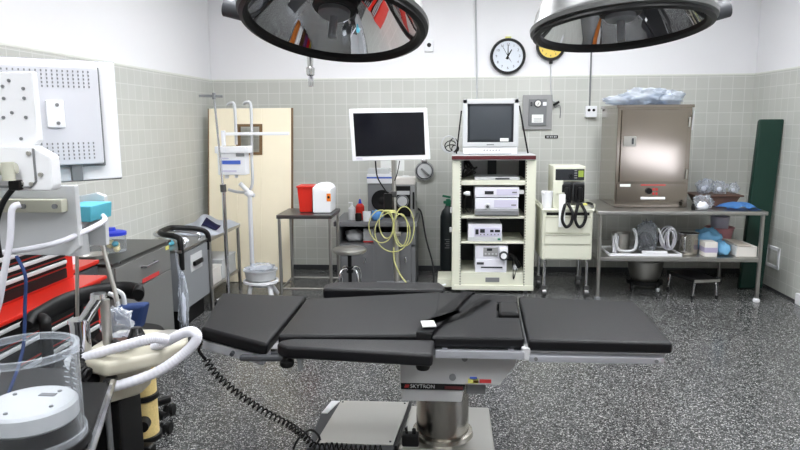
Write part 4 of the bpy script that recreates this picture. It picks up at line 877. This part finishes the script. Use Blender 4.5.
obj('base_tube', B().tube([(-1.69, PY + .15, .12), (-1.67, PY + .05, .11), (-1.66, PY - .04, .09), (-1.66, PY - .06, .022)], .018, 10, 6).tube([(-1.67, PY + .05, .11), (-1.56, PY - .05, .125), (-1.50, PY - .02, .125)], .018, 10, 6).tube([(-1.50, PY + .02, .13), (-1.48, PY + .08, .06), (-1.47, PY + .12, .02)], .02, 10, 6).tube([(-1.50, PY - .02, .13), (-1.47, PY - .08, .06), (-1.45, PY - .14, .02)], .02, 10, 6), 'white_plastic', bs)
rg = obj('basin_ring', B().lathe([(.130, .155), (.145, .16), (.145, .178), (.130, .18), (.130, .155)], (-1.56, PY - .05, 0), n=40).span(-1.69, -1.43, PY - .065, PY - .035, .14, .162, .006), 'white_plastic', bs)
bn = thing('clear_basin', 'clear crinkled plastic basin resting in the ring of the white stand', 'basin', (-1.56, 5.29, .2))
obj('basin', B().lathe([(0, .181), (.11, .181), (.123, .195), (.13, .255), (.143, .262), (.143, .27), (.128, .262), (.118, .20), (.10, .19), (0, .19)], (-1.56, PY - .05, 0), n=40), 'light_grey', bn)
obj('liner', B().blob((-1.56, PY - .05, .285), (.10, .10, .03), .3, 30, 3, 14, .012, .5), 'clear_bag', bn, ang=180)

# steel table with folded linen behind the hamper
lt = thing('linen_table', 'small steel table with a lower shelf along the left wall by the pale door', 'table', (-2.0, 5.25, 0))
LX0, LX1, LY0, LY1 = -2.26, -1.86, 4.98, 5.74
obj('table_top', B().span(LX0, LX1, LY0, LY1, .555, .585, .005), 'steel', lt)
obj('lower_shelf', B().span(LX0 + .02, LX1 - .02, LY0 + .02, LY1 - .02, .15, .17, .004), 'steel', lt)
for x in (LX0 + .02, LX1 - .02):
    for y in (LY0 + .02, LY1 - .02): obj('leg', B().cyl((x, y, 0), (x, y, .56), .014, n=14), 'steel', lt)
def linen(cx, cy, w, d, h, z): return lambda u, v: (cx + w * (u - .5) + .01 * math.sin(9 * v), cy + d * (v - .5) + .012 * math.sin(8 * u), z + .006 + h * math.sin(PI * u) ** .6 * math.sin(PI * v) ** .6 * (1 + .25 * math.sin(11 * u + 5 * v)))
one('white_linen', B().sheet(linen(-2.03, 5.36, .37, .60, .10, .586), 22, 22, .004), 'cloth_white', 'rumpled white linen lying on the small steel table', 'linen', (-2.03, 5.36, .586), ang=180)
ln_ = linen(-2.03, 5.36, .37, .60, .10, .586)
one('navy_linen', B().sheet(lambda u, v: tuple(V(ln_(.62 + .30 * u, .10 + .24 * v)) + V((0, 0, .012 + .02 * math.sin(PI * u) * math.sin(PI * v)))), 12, 12, .004), 'navy_cloth', 'dark navy cloth lying on the rumpled white linen', 'cloth', (-1.95, 5.2, .64), ang=180)
for k, (y0, y1, h, m, l) in enumerate(((5.03, 5.30, .12, 'box_white', 'white carton on the lower shelf nearer the hamper'), (5.33, 5.68, .15, 'light_grey', 'grey carton on the lower shelf nearer the pale door'))):
    q_ = thing('storage_carton', l, 'box', (-2.04, (y0 + y1) / 2, .171))
    obj('carton', B().span(-2.20, -1.90, y0, y1, .171, .171 + h, .004), m, q_)
    obj('carton_lid', B().span(-2.205, -1.895, y0 - .005, y1 + .005, .171 + h, .171 + h + .018, .004), m, q_)

# hamper: tilted-out metal cabinet with black hoop
hm = thing('metal_hamper', 'grey metal hamper with a black pull and a black tubular hoop by the left wall', 'hamper', (-2.05, 4.65, 0))
HX0, HX1, HY0, HY1 = -2.28, -1.87, 4.42, 4.95
obj('hamper_body', B().span(HX0, HX1 - .02, HY0, HY1, .15, .575, .006), 'hamper_grey', hm)
fd = obj('front_door', B().span(HX1 - .02, HX1, HY0 + .012, HY1 - .012, .155, .565, .005), 'hamper_grey', hm)
obj('pull_plate', B().span(HX1, HX1 + .006, HY0 + .16, HY0 + .38, .40, .525, .003), 'light_grey', fd)
obj('black_pull', B().span(HX1 + .006, HX1 + .03, HY0 + .19, HY0 + .35, .44, .475, .008), 'black', fd)
obj('hamper_base', B().span(HX0 + .02, HX1 - .05, HY0 + .02, HY1 - .02, .0, .15, .006), 'black', hm)
obj('hamper_top', B().span(HX0, HX1 + .004, HY0, HY1, .572, .592, .004), 'steel', hm)
obj('hoop', B().tube([(HX1 - .01, HY0 + .03, .45), (HX1 - .01, HY0 + .03, .63), (HX1 - .04, HY0 + .05, .68), (HX0 + .22, HY0 + .12, .695), (HX0 + .18, HY0 + .3, .695), (HX0 + .2, HY1 - .12, .69), (HX1 - .06, HY1 - .03, .665), (HX1 - .0, HY1 - .0, .62), (HX1 + .0, HY1, .50)], .02, 12, 8), 'black', hm)
obj('inner_hoop', B().tube([(HX1 - .02, HY0 + .1, .59), (HX1 - .03, HY0 + .12, .65), (HX0 + .14, HY0 + .2, .67), (HX0 + .14, HY1 - .14, .67), (HX1 - .05, HY1 - .08, .64), (HX1 - .04, HY1 - .08, .59)], .011, 10, 8), 'chrome', hm)
obj('corner_post', B().cyl((HX1 + .012, HY1, .0), (HX1 + .012, HY1, .56), .014, n=12), 'steel', hm)
for k, (x, y, m, l) in enumerate(((-2.05, 4.62, 'teal', 'small teal packet on top of the metal hamper'), (-1.98, 4.72, 'cloth_white', 'small white packet on top of the metal hamper'), (-2.12, 4.78, 'steel_satin', 'small steel dish on top of the metal hamper'))):
    one('small_packet' if k < 2 else 'steel_dish', B().blob((x, y, .592 + .02), (.05, .04, .024), .3, 16, 3, k + 50, .0185) if k < 2 else B().lathe([(0, .593), (.05, .593), (.07, .63), (.066, .63), (.048, .60), (0, .60)], (x, y, 0), n=24), m, l, 'packet' if k < 2 else 'dish', (x, y, .592), ang=120)

# grey cabinet with drawer
gc = thing('grey_cabinet', 'dark grey metal cabinet with a chrome drawer pull along the left wall', 'cabinet', (-2.1, 3.92, 0))
KX0, KX1, KY0, KY1 = -2.31, -1.90, 3.53, 4.31
obj('cabinet_body', B().span(KX0, KX1, KY0, KY1, .03, .675, .006), 'cab_grey', gc)
obj('cabinet_top', B().span(KX0, KX1 + .012, KY0 - .01, KY1 + .01, .675, .692, .005), 'steel_dark', gc)
d_ = obj('drawer', B().span(KX1, KX1 + .012, KY0 + .02, KY1 - .02, .50, .66, .004), 'cab_grey', gc)
obj('drawer_pull', B().tube([(KX1 + .01, 3.86, .60), (KX1 + .04, 3.87, .60), (KX1 + .04, 4.03, .60), (KX1 + .01, 4.04, .60)], .008, 8), 'chrome', d_)
obj('red_tape', B().span(KX1 + .012, KX1 + .014, 3.86, 4.10, .497, .522), 'red_text', d_)
obj('cabinet_door', B().span(KX1, KX1 + .012, KY0 + .02, KY1 - .02, .05, .488, .004), 'cab_grey', gc)
obj('corner_badge', B().span(KX1 + .012, KX1 + .014, KY1 - .09, KY1 - .04, .635, .66), 'yellow_pale', d_)
b = B()
for y in (3.6, 4.25): obj('screw', B().cyl((KX1 + .006, y, .684), (KX1 + .016, y, .684), .007, n=10), 'chrome', gc)
bgl = thing('hanging_bag', 'clear crumpled plastic bag hanging off the far corner of the dark grey cabinet', 'bag', (-1.85, 4.36, .35))
obj('bag_body', B().blob((-1.842, 4.35, .225), (.03, .05, .205), .25, 36, 3.2, 17, None, .4), 'clear_bag', bgl, ang=180)
obj('bag_contents', B().blob((-1.842, 4.35, .19), (.014, .025, .11), .3, 20, 3, 23), 'cloth_white', bgl, ang=180)
obj('bag_neck', B().tube([(-1.868, 4.335, .62), (-1.862, 4.335, .52), (-1.845, 4.35, .42)], lambda u: .004 + .02 * u * u, 8, 6), 'clear_bag', bgl)
jr = thing('plastic_jar', 'clear plastic jar with a blue lid and yellowish swabs on the grey cabinet', 'jar', (-2.05, 3.86, .693))
JX, JY = -2.05, 3.87
obj('jar_wall', B().lathe([(0, .694), (.062, .694), (.066, .70), (.066, .80), (.063, .80), (.063, .70), (0, .698)], (JX, JY, 0), n=28), 'clear', jr)
ld = obj('lid', B().lathe([(0, .80), (.072, .80), (.072, .818), (.05, .826), (0, .826)], (JX, JY, 0), n=28), 'blue_plastic', jr)
obj('lid_knob', B().cyl((JX - .02, JY, .825), (JX - .02, JY, .845), .03, .026, n=18), 'blue_plastic', ld)
for k in range(6):
    x, y, z = JX + random.uniform(-.03, .03), JY + random.uniform(-.03, .03), .715 + .014 * k * .6
    obj('swab', B().blob((x, y, z), (.02, .02, .016), .3, 12, 2, k), 'cotton' if k != 4 else 'teal', jr, ang=180)
sbt = thing('teal_bottle', 'small clear bottle with a teal top behind the blue-lidded jar', 'bottle', (-2.17, 3.84, .693))
obj('bottle', B().lathe([(0, .694), (.035, .694), (.037, .70), (.037, .82), (.016, .85), (.016, .86), (0, .86)], (-2.17, 3.86, 0), n=20), 'clear', sbt)
obj('bottle_top', B().lathe([(0, .855), (.022, .855), (.024, .885), (.012, .90), (.008, .925), (0, .925)], (-2.17, 3.86, 0), n=18), 'teal', sbt)
one('instrument_dish', B().lathe([(0, .694), (.07, .694), (.09, .72), (.085, .72), (.065, .70), (0, .70)], (-2.08, 3.66, 0), n=24), 'steel_satin', 'small steel dish on the near end of the grey cabinet', 'dish', (-2.08, 3.66, .693))

# ================================================================ red tool chest
rc = thing('red_tool_chest', 'red rolling tool chest with black drawers and silver pulls by the left wall', 'tool chest', (-2.0, 2.7, 0))
RY0, RY1 = 1.95, 3.12
obj('lower_case', B().span(-2.30, -1.74, RY0, RY1, .09, .70, .006), 'red', rc)
obj('lower_top', B().span(-2.31, -1.715, RY0 - .01, RY1 + .02, .70, .722, .008), 'red', rc)
def drawer(x, y0, y1, z0, z1, par):
    d = obj('drawer', B().span(x - .004, x + .008, y0, y1, z0, z1, .003), 'black', par)
    obj('silver_pull', B().span(x + .006, x + .02, y0 + .01, y1 - .01, z1 - .024, z1 - .006, .005), 'light_grey', d)
for z0, z1 in ((.61, .692), (.51, .60), (.37, .50), (.11, .36)): drawer(-1.74, RY0 + .05, RY1 - .06, z0, z1, rc)
uc = obj('upper_case', B().span(-2.30, -1.86, RY0, RY1 - .03, .722, .975, .006), 'red', rc)
for z0, z1 in ((.79, .832), (.84, .882), (.89, .935)): drawer(-1.86, RY0 + .03, RY1 - .10, z0, z1, uc)
obj('drawer', B().span(-1.864, -1.852, RY0 + .03, RY1 - .10, .735, .782, .003), 'black', uc)
for x in (-2.22, -1.82):
    for y in (RY0 + .08, RY1 - .08):
        c_ = obj('caster', B().span(x - .02, x + .02, y - .025, y + .025, .05, .092, .004), 'steel_dark', rc)
        obj('wheel', B().cyl((x - .014, y, .035), (x + .014, y, .035), .035, n=18), 'rubber', c_)
sd = thing('drawer_box', 'small black drawer box with a red rim and chrome pull between chest and grey cabinet', 'drawer box', (-2.1, 3.33, 0))
obj('box_case', B().span(-2.30, -1.965, 3.16, 3.50, .02, .70, .005), 'black', sd)
obj('red_rim', B().span(-2.30, -1.955, 3.155, 3.505, .70, .722, .004), 'red', sd)
d_ = obj('drawer', B().span(-1.966, -1.955, 3.18, 3.48, .56, .69, .003), 'dark_grey', sd)
obj('drawer_pull', B().tube([(-1.957, 3.22, .645), (-1.925, 3.23, .645), (-1.925, 3.43, .645), (-1.957, 3.44, .645)], .008, 8), 'chrome', d_)
for k, (x, y, dx, dy, h, m, l) in enumerate(((-2.12, 3.26, .06, .09, .05, 'light_grey', 'grey supply box on the red-rimmed drawer box'), (-2.05, 3.37, .05, .06, .085, 'white_plastic', 'small white upright carton on the red-rimmed drawer box'), (-2.2, 3.40, .07, .07, .07, 'mid_grey', 'mid-grey supply box at the back of the red-rimmed drawer box'))):
    one('supply_box', B().span(x - dx, x + dx * .6, y - dy * .6, y + dy * .6, .7225, .7225 + h, .004), m, l, 'box', (x, y, .7225))

# ================================================================ black chair
ch = thing('black_chair', 'black swivel chair with a curved padded back between machine and red chest', 'chair', (-1.50, 2.85, 0))
obj('backrest', B().tube([(-1.61, 2.33, .715), (-1.615, 2.42, .722), (-1.62, 2.56, .728), (-1.60, 2.68, .730), (-1.55, 2.77, .730), (-1.47, 2.82, .728), (-1.40, 2.81, .724), (-1.378, 2.77, .722)], lambda u: (.040 * min(1, 6 * u + .5, 6 * (1 - u) + .6), .026), 14, 8, flat=(0, 0, 1)), 'black', ch)
obj('armrest_post', B().tube([(-1.555, 2.36, .50), (-1.555, 2.36, .69), (-1.56, 2.37, .72), (-1.59, 2.39, .725)], .022, 12, 6), 'black', ch)
obj('back_stem', B().tube([(-1.60, 2.68, .71), (-1.63, 2.72, .55), (-1.58, 2.85, .42)], .02, 10, 6), 'black', ch)
obj('seat', B().lathe([(0, .41), (.15, .41), (.17, .43), (.17, .46), (.15, .485), (0, .49)], (-1.52, 2.95, 0), n=36), 'black', ch)
obj('column', B().cyl((-1.52, 2.95, .08), (-1.52, 2.95, .42), .028, n=18), 'steel_dark', ch)
for a in range(5):
    th = rad(55 + 72 * a); x, y = -1.52 + .18 * math.cos(th), 2.95 + .18 * math.sin(th)
    lg = obj('base_leg', B().tube([(-1.52, 2.95, .10), (x, y, .085)], lambda u: (.026 - .006 * u, .02), 10), 'black', ch)
    c_ = obj('caster', B().span(x - .008, x + .008, y - .015, y + .015, .05, .082, .003), 'chrome', lg)
    obj('wheel', B().cyl((x - .024, y, .028), (x - .009, y, .028), .028, n=18).cyl((x + .009, y, .028), (x + .024, y, .028), .028, n=18), 'black', c_)

# ================================================================ anaesthesia machine
am = thing('anaesthesia_machine', 'white and black anaesthesia machine with hoses and a turned-away monitor at the left edge', 'medical machine', (-1.05, 1.5, 0))
obj('machine_base', B().span(-1.32, -.84, 1.10, 1.80, .10, .22, .012), 'black', am)
for x in (-1.26, -.90):
    for y in (1.16, 1.74):
        c_ = obj('caster', B().span(x - .016, x + .016, y - .02, y + .02, .05, .102, .004), 'steel_dark', am)
        obj('wheel', B().cyl((x - .014, y, .04), (x + .014, y, .04), .04, n=18), 'rubber', c_)
obj('machine_body', B().span(-1.30, -.905, 1.14, 1.70, .22, .80, .012).span(-.93, -.815, 1.50, 1.62, .22, .79, .010), 'black', am)
obj('rear_column', B().span(-1.30, -1.20, 1.34, 1.62, .80, 1.36, .012), 'light_grey', am)
# mounts
mp = obj('mount_bracket', B().prism([(-1.02, 1.36, 1.42), (-.89, 1.36, 1.42), (-.873, 1.36, 1.44), (-.873, 1.36, 1.585), (-1.02, 1.36, 1.585)], (0, .02, 0), .004), 'white_plastic', am)
b = B()
for x, z in ((-.955, 1.572), (-.925, 1.567), (-.895, 1.55), (-.94, 1.555), (-.94, 1.53), (-.925, 1.50), (-.957, 1.53), (-.895, 1.49), (-.895, 1.53), (-.945, 1.49), (-.96, 1.565), (-.91, 1.445)): b.cyl((x, 1.357, z), (x, 1.362, z), .0035, n=10)
obj('holes', b, 'mid_grey', mp)
obj('oval_slot', B().tube([(-1.02, 1.358, 1.525), (-.975, 1.358, 1.525), (-.968, 1.358, 1.515), (-.968, 1.358, 1.47)], .005, 8), 'mid_grey', mp)
arm_ = obj('support_arm', B().prism([(-1.02, 1.34, 1.335), (-.842, 1.34, 1.335), (-.836, 1.34, 1.345), (-.836, 1.34, 1.408), (-.876, 1.34, 1.43), (-1.02, 1.34, 1.43)], (0, .035, 0), .006), 'white_plastic', am)
obj('swivel_post', B().cyl((-1.0, 1.30, 1.375), (-.90, 1.32, 1.385), .011, n=14).cyl((-.912, 1.31, 1.36), (-.912, 1.31, 1.398), .013, n=14).cyl((-.99, 1.3, 1.35), (-.99, 1.3, 1.40), .016, n=16), 'cream_dark', arm_)
for x, z in ((-.905, 1.352), (-.882, 1.35), (-.86, 1.37), (-.882, 1.415)): obj('screw', B().cyl((x, 1.334, z), (x, 1.342, z), .0045, n=10), 'steel_satin', arm_)
obj('edge_trim', B().tube([(-.98, 1.338, 1.345), (-.885, 1.338, 1.343), (-.872, 1.338, 1.355), (-.872, 1.338, 1.425)], .0025, 6), 'mid_grey', arm_)
lb = obj('lower_panel', B().prism([(-1.12, 1.46, 1.17), (-.885, 1.46, 1.17), (-.86, 1.46, 1.19), (-.86, 1.46, 1.335), (-1.12, 1.46, 1.335)], (0, .02, 0), .004), 'light_grey', am)
obj('cross_rail', B().span(-1.12, -.88, 1.435, 1.462, 1.275, 1.305, .003), 'cream_dark', lb)
for x, z in ((-1.03, 1.29), (-.97, 1.29), (-.895, 1.29)): obj('bolt', B().cyl((x, 1.430, z), (x, 1.437, z), .006, n=10), 'mid_grey', lb)
# turned-away flat monitor
mx = Matrix.Translation((-1.148, 1.80, 1.483)) @ Euler((0, 0, rad(45))).to_matrix().to_4x4()   # local +x along the screen, -y is its back
dsp = None
b = B(); b.xf = mx; b.box((0, 0, 0), (.425, .03, .343), .006)
dsp = obj('monitor_shell', b, 'white_plastic', am)
b = B(); b.xf = mx; b.box((0, .004, 0), (.431, .014, .349), .004); obj('monitor_edge', b, 'mid_grey', dsp)
b = B(); b.xf = mx; b.box((0, .0165, 0), (.40, .003, .30)); obj('monitor_screen', b, 'screen_dark', dsp)
b = B(); b.xf = mx; b.box((-.04, -.032, .015), (.385, .04, .275), .006); obj('rear_cover', b, 'monitor_white', dsp)
b = B(); b.xf = mx; b.box((-.034, -.022, .012), (.393, .014, .284), .003); obj('cover_edge_shade', b, 'mid_grey', dsp)  # grey rim painted in for the shade along the rear cover's edge
b = B(); b.xf = mx
for zv in (.138, -.062):
    b = B(); b.xf = mx
    for i in range(22):
        for j in range(5): b.box((.125 - i * .0135, -.0525, zv - j * .0105), (.0032, .002, .0055))
    obj('vent_grille', b, 'mid_grey', dsp)
b = B(); b.xf = mx; b.box((.03, -.056, .02), (.046, .008, .075), .003); obj('socket_plate', b, 'white_plastic', dsp)
b = B(); b.xf = mx; b.box((.08, -.03, -.145), (.03, .02, .05), .004); obj('stand_stub', b, 'mid_grey', dsp)
for zs in (.045, -.005):
    b = B(); b.xf = mx; b.cyl((.035, -.062, zs), (.035, -.058, zs), .005, n=12); obj('socket_screw', b, 'mid_grey', dsp)
obj('monitor_arm', B().tube([(-1.17, 1.70, 1.50), (-1.10, 1.60, 1.49), (-1.0, 1.37, 1.49)], .03, 12, 6), 'light_grey', am)
# teal box and its carrier
tbk = obj('side_carrier', B().prism([(-1.12, 1.82, 1.125), (-.99, 1.82, 1.125), (-.985, 1.82, 1.27), (-1.01, 1.82, 1.28), (-1.12, 1.82, 1.26)], (0, .02, 0), .004), 'light_grey', am)
obj('teal_holder', B().prism([(-1.045, 1.70, 1.212), (-.965, 1.70, 1.212), (-.96, 1.70, 1.256), (-1.045, 1.70, 1.256)], (0, .115, 0), .004), 'teal', tbk)
obj('carrier_tube', B().cyl((-1.05, 1.77, 1.11), (-1.05, 1.77, 1.22), .032, n=20), 'light_grey', tbk)
obj('thin_rod', B().cyl((-1.098, 1.85, 1.11), (-1.118, 1.85, .86), .0055, n=10).cyl((-1.034, 1.87, 1.14), (-.985, 1.85, .95), .0065, n=10), 'steel_satin', am)
# work tray with canister
obj('tray', B().prism([(-1.06, .90, .868), (-.70, .90, .868), (-.655, 1.08, .868), (-.78, 1.40, .868), (-1.06, 1.40, .868)], (0, 0, .018), .006), 'black', am)
obj('tray_edge', B().tube([(-.92, .893, .884), (-.70, .893, .884), (-.65, 1.08, .884), (-.772, 1.40, .884)], .009, 8), 'chrome', am)
obj('tray_support', B().span(-1.04, -.92, .95, 1.38, .79, .869, .006), 'black', am)
cx, cy = -.757, 1.085
bc = obj('bellows_canister', B().lathe([(.083, .90), (.0865, .905), (.0865, 1.075), (.083, 1.078), (.0815, 1.075), (.0815, .905), (.083, .90)], (cx, cy, 0), n=56), 'clear', am)
obj('canister_rim', B().lathe([(.0812, 1.068), (.089, 1.068), (.089, 1.08), (.0812, 1.08), (.0812, 1.068)], (cx, cy, 0), n=56), 'clear_rim', bc)
obj('canister_seat', B().lathe([(.0868, .906), (.091, .906), (.091, .918), (.0868, .918), (.0868, .906)], (cx, cy, 0), n=56), 'clear_rim', bc)
obj('bellows_disc', B().lathe([(0, .94), (.074, .94), (.079, .945), (.079, .972), (.074, .977), (0, .977)], (cx, cy, 0), n=48), 'light_grey', bc)
b = B()
for a in (60, 150, 260, 340): b.cyl((cx + .055 * math.cos(rad(a)), cy + .055 * math.sin(rad(a)), .977), (cx + .055 * math.cos(rad(a)), cy + .055 * math.sin(rad(a)), .979), .004, n=10)
b.box((cx + .015, cy + .03, .9775), (.03, .012, .002))
obj('disc_marks', b, 'mid_grey', bc)  # print on the disc
obj('canister_base', B().lathe([(0, .887), (.094, .887), (.097, .895), (.094, .905), (.078, .908), (.074, .94), (0, .94)], (cx, cy, 0), n=48), 'black', bc)
b = B()
for k in range(9):
    a = rad(20); x, y = cx + .0872 * math.cos(a), cy - .0872 * math.sin(a) * -1
    for da in (0, 14):
        a = rad(62 + da); w_ = .014 if k % 2 == 0 else .009
        p = V((cx + .0870 * math.cos(a), cy + .0870 * math.sin(a), .97 + k * .0105)); b.box(tuple(p), (w_, .0008, .0022), 0, (0, 0, a + PI / 2))
obj('scale_marks', b, 'light_grey', bc)
# absorber head
ab = obj('absorber_head', B().prism([(-.90, 1.46, .885), (-.80, 1.42, .885), (-.70, 1.50, .885), (-.672, 1.60, .885), (-.70, 1.67, .885), (-.80, 1.69, .885), (-.90, 1.68, .885)], (0, 0, .036), .012, 3).prism([(-.90, 1.50, .80), (-.82, 1.46, .80), (-.765, 1.52, .80), (-.77, 1.60, .80), (-.90, 1.62, .80)], (0, 0, .09), .014), 'machine_cream', am)
obj('head_recess', B().prism([(-.87, 1.56, .92), (-.80, 1.53, .92), (-.74, 1.56, .92), (-.76, 1.60, .92), (-.86, 1.64, .92)], (0, 0, .006), .002), 'brown_tray', ab)
obj('head_cap', B().lathe([(0, .93), (.035, .93), (.04, .926), (.04, .92), (0, .92)], (-.735, 1.62, 0), n=24), 'steel_satin', ab)
obj('dome_valve', B().lathe([(0, .965), (.012, .963), (.022, .94), (.03, .926), (0, .926)], (-.79, 1.565, 0), n=20), 'black_gloss', ab)
obj('lever', B().tube([(-.83, 1.53, .935), (-.79, 1.50, .938), (-.77, 1.55, .945)], .009, 8, 5), 'black', ab)
obj('port_cap', B().cyl((-.86, 1.47, .862), (-.852, 1.43, .862), .017, n=18), 'black', ab)
obj('port_cap', B().cyl((-.81, 1.47, .865), (-.806, 1.44, .865), .013, n=18).cyl((-.806, 1.44, .865), (-.804, 1.425, .865), .007, n=14), 'steel_dark', ab)
for z0, z1 in ((.70, .80), (.575, .685)):
    cc = obj('absorbent_canister', B().lathe([(0, z0), (.046, z0), (.046, z1), (0, z1)], (-.89, 1.76, 0), n=32), 'soda_lime', am)
    obj('canister_ring', B().lathe([(.04, z0 - .012), (.053, z0 - .010), (.053, z0 + .004), (.04, z0 + .006), (.04, z0 - .012)], (-.89, 1.76, 0), n=32), 'black', cc)
obj('clamp_knob', B().cyl((-.865, 1.72, .63), (-.855, 1.69, .63), .02, .016, n=18), 'black', am)
obj('absorber_post', B().cyl((-.89, 1.76, .5), (-.89, 1.76, .85), .02, n=14).span(-.93, -.84, 1.62, 1.78, .805, .845, .008), 'black', am)
obj('under_rail', B().span(-.93, -.83, 1.68, 1.72, .22, .575, .01), 'black', am)
obj('flow_tube', B().cyl((-.845, 1.50, .58), (-.845, 1.50, .80), .008, n=12), 'mid_grey', am)
# chrome relief valve
cvv = obj('relief_valve', B().cyl((-.90, 1.50, .925), (-.90, 1.50, 1.0), .023, n=20).cyl((-.90, 1.50, .995), (-.90, 1.50, 1.003), .026, n=20).tube([(-.898, 1.50, .985), (-.875, 1.505, 1.02), (-.852, 1.51, 1.055)], .0145, 12, 5), 'chrome', am)
obj('valve_disc', B().cyl((-.852, 1.51, 1.055), (-.852, 1.51, 1.066), .02, .018, n=20), 'chrome', cvv)
obj('valve_body', B().cyl((-.848, 1.53, .93), (-.848, 1.53, 1.045), .012, n=16), 'steel_satin', cvv)
obj('ribbed_hose', B().tube([(-.885, 1.47, .93)] + coil([(-.885, 1.47, .92), (-.87, 1.43, .90), (-.84, 1.42, .89)], .016, 8, 10), .004, 6), 'black', am)
# breathing hoses
def corr(path, r=.0122, n=10):
    P = spline([V(p) for p in path], 26)
    L_ = sum((b_ - a_).length for a_, b_ in zip(P, P[1:])); k = L_ / .0075 * 2 * PI
    return B().tube(P, lambda u: r + .0005 * math.sin(k * u), 14)
h1 = obj('breathing_hose', corr([(-.893, 1.46, .911), (-.831, 1.46, .933), (-.755, 1.46, .956), (-.70, 1.46, .971), (-.685, 1.465, .970), (-.675, 1.48, .962)]), 'hose_white', am)
h2 = obj('breathing_hose', corr([(-.73, 1.53, .925), (-.69, 1.52, .944), (-.644, 1.50, .970), (-.612, 1.485, .981), (-.598, 1.48, .972), (-.609, 1.48, .950), (-.645, 1.475, .918), (-.705, 1.46, .882), (-.798, 1.44, .855), (-.893, 1.43, .838), (-.93, 1.43, .83)]), 'hose_white', am)
obj('hose_cuff', B().cyl((-.91, 1.46, .903), (-.88, 1.46, .916), .017, n=16), 'white_plastic', h1)
b = B().tube([(-.893, 1.31, 1.31), (-.905, 1.30, 1.30), (-.915, 1.30, 1.24), (-.935, 1.30, 1.17), (-.968, 1.31, 1.08), (-1.03, 1.33, .97)], .007, 10, 8)
obj('white_line', b, 'hose_white', am)
obj('white_line', B().tube([(-1.12, 1.42, 1.18), (-1.02, 1.42, 1.185), (-.95, 1.42, 1.195), (-.885, 1.44, 1.21), (-.85, 1.55, 1.235), (-.95, 1.74, 1.225)], .0065, 10, 8), 'hose_white', am)
obj('black_lead', B().tube([(-.918, 1.335, 1.345), (-.945, 1.33, 1.31), (-.965, 1.33, 1.26), (-.972, 1.34, 1.19)], .006, 8, 6).box((-.915, 1.335, 1.348), (.026, .02, .022), .005), 'black', am)
obj('dark_blue_lead', B().tube([(-.975, 1.40, 1.18), (-.945, 1.38, 1.14), (-.945, 1.37, 1.08), (-.955, 1.36, .97), (-.96, 1.3, .885)], .0038, 8, 6), 'navy', am)
mk = one('face_mask_wrap', B().blob((-.862, 1.605, .956), (.04, .036, .045), .25, 34, 3, 77, .027, .5), 'clear_bag', 'crumpled clear wrapper lying on the absorber beside the chrome valve', 'wrapper', (-.85, 1.58, .93), ang=180)
cf = thing('hanging_cuff', 'navy blue blood pressure cuff bundle hanging beside the chrome valve', 'cuff', (-1.0, 1.93, .88))
obj('cuff', B().prism([(-1.035, 1.90, .87), (-.955, 1.90, .84), (-.93, 1.90, .925), (-1.03, 1.90, .915)], (0, .055, 0), .012, 3), 'navy', cf)
obj('cuff_tube', B().tube([(-1.02, 1.92, .91), (-1.03, 1.92, .945), (-1.05, 1.92, .955)], .007, 8, 5).tube([(-1.005, 1.93, .915), (-1.01, 1.93, .95), (-1.035, 1.93, .965)], .007, 8, 5), 'light_grey', cf)
# ================================================================ added out of view: glowing strip and aprons for mirror and steel door reflections
wy0, wy1, wz0, wz1 = .2, 2.9, .82, 1.14
wn = B().span(X1 - .03, X1, wy0 - .05, wy1 + .05, wz0 - .05, wz0, .004).span(X1 - .03, X1, wy0 - .05, wy1 + .05, wz1, wz1 + .05, .004).span(X1 - .03, X1, wy0 - .05, wy0, wz0, wz1, .004).span(X1 - .03, X1, wy1, wy1 + .05, wz0, wz1, .004)
wo = struct('added_glow_frame', wn, 'white_plastic')  # frame of an added glowing strip, not a known opening
M['added_glow'] = mat('added_glow_emission', (236, 242, 255), .3, emit=1.6)  # glow added so the steel cabinet door reflects a bright band
wp_ = obj('added_glow_pane', B().span(X1 - .012, X1 - .004, wy0, wy1, wz0, wz1), 'added_glow', wo); wp_['kind'] = 'structure'
RX = 1.5
ar = thing('apron_rack', 'added out-of-view chrome rack carrying coloured aprons for the dome reflections', 'rack', (RX, 0, 0))  # unseen rack added to put coloured streaks into the dome mirrors
obj('rail', B().cyl((RX, -1.75, 1.42), (RX, 1.75, 1.42), .016, n=14), 'chrome', ar)
for y in (-1.75, 1.75):
    obj('post', B().cyl((RX, y, .08), (RX, y, 1.43), .018, n=14).cyl((RX - .28, y, .08), (RX + .28, y, .08), .018, n=14), 'chrome', ar)
    for x in (RX - .26, RX + .26): obj('wheel', B().cyl((x - .012, y, .035), (x + .012, y, .035), .035, n=16), 'rubber', ar)
for k, (nm, c) in enumerate((('orange tan', (206, 132, 60)), ('white', (235, 235, 235)), ('dark brown', (90, 56, 34)), ('purple', (110, 40, 100)), ('red', (200, 20, 26)), ('yellow', (240, 210, 20)), ('black', (16, 16, 18)), ('dark blue', (30, 50, 110)), ('pale grey', (190, 195, 200)))):
    y = 1.55 - k * .35
    M['ap'] = mat('apron_' + nm.replace(' ', '_'), c, .6)
    one('added_apron', B().sheet(lambda u, v: (RX - .02 + .02 * math.sin(9 * u), y + (.33 if v < .85 else .24) * (u - .5), .12 + 1.27 * v), 14, 10, .012), 'ap', nm + ' added apron on the out-of-view chrome rack, colouring the dome reflections', 'apron', (RX, y, 1.38), 'added aprons on the rack', ang=180)
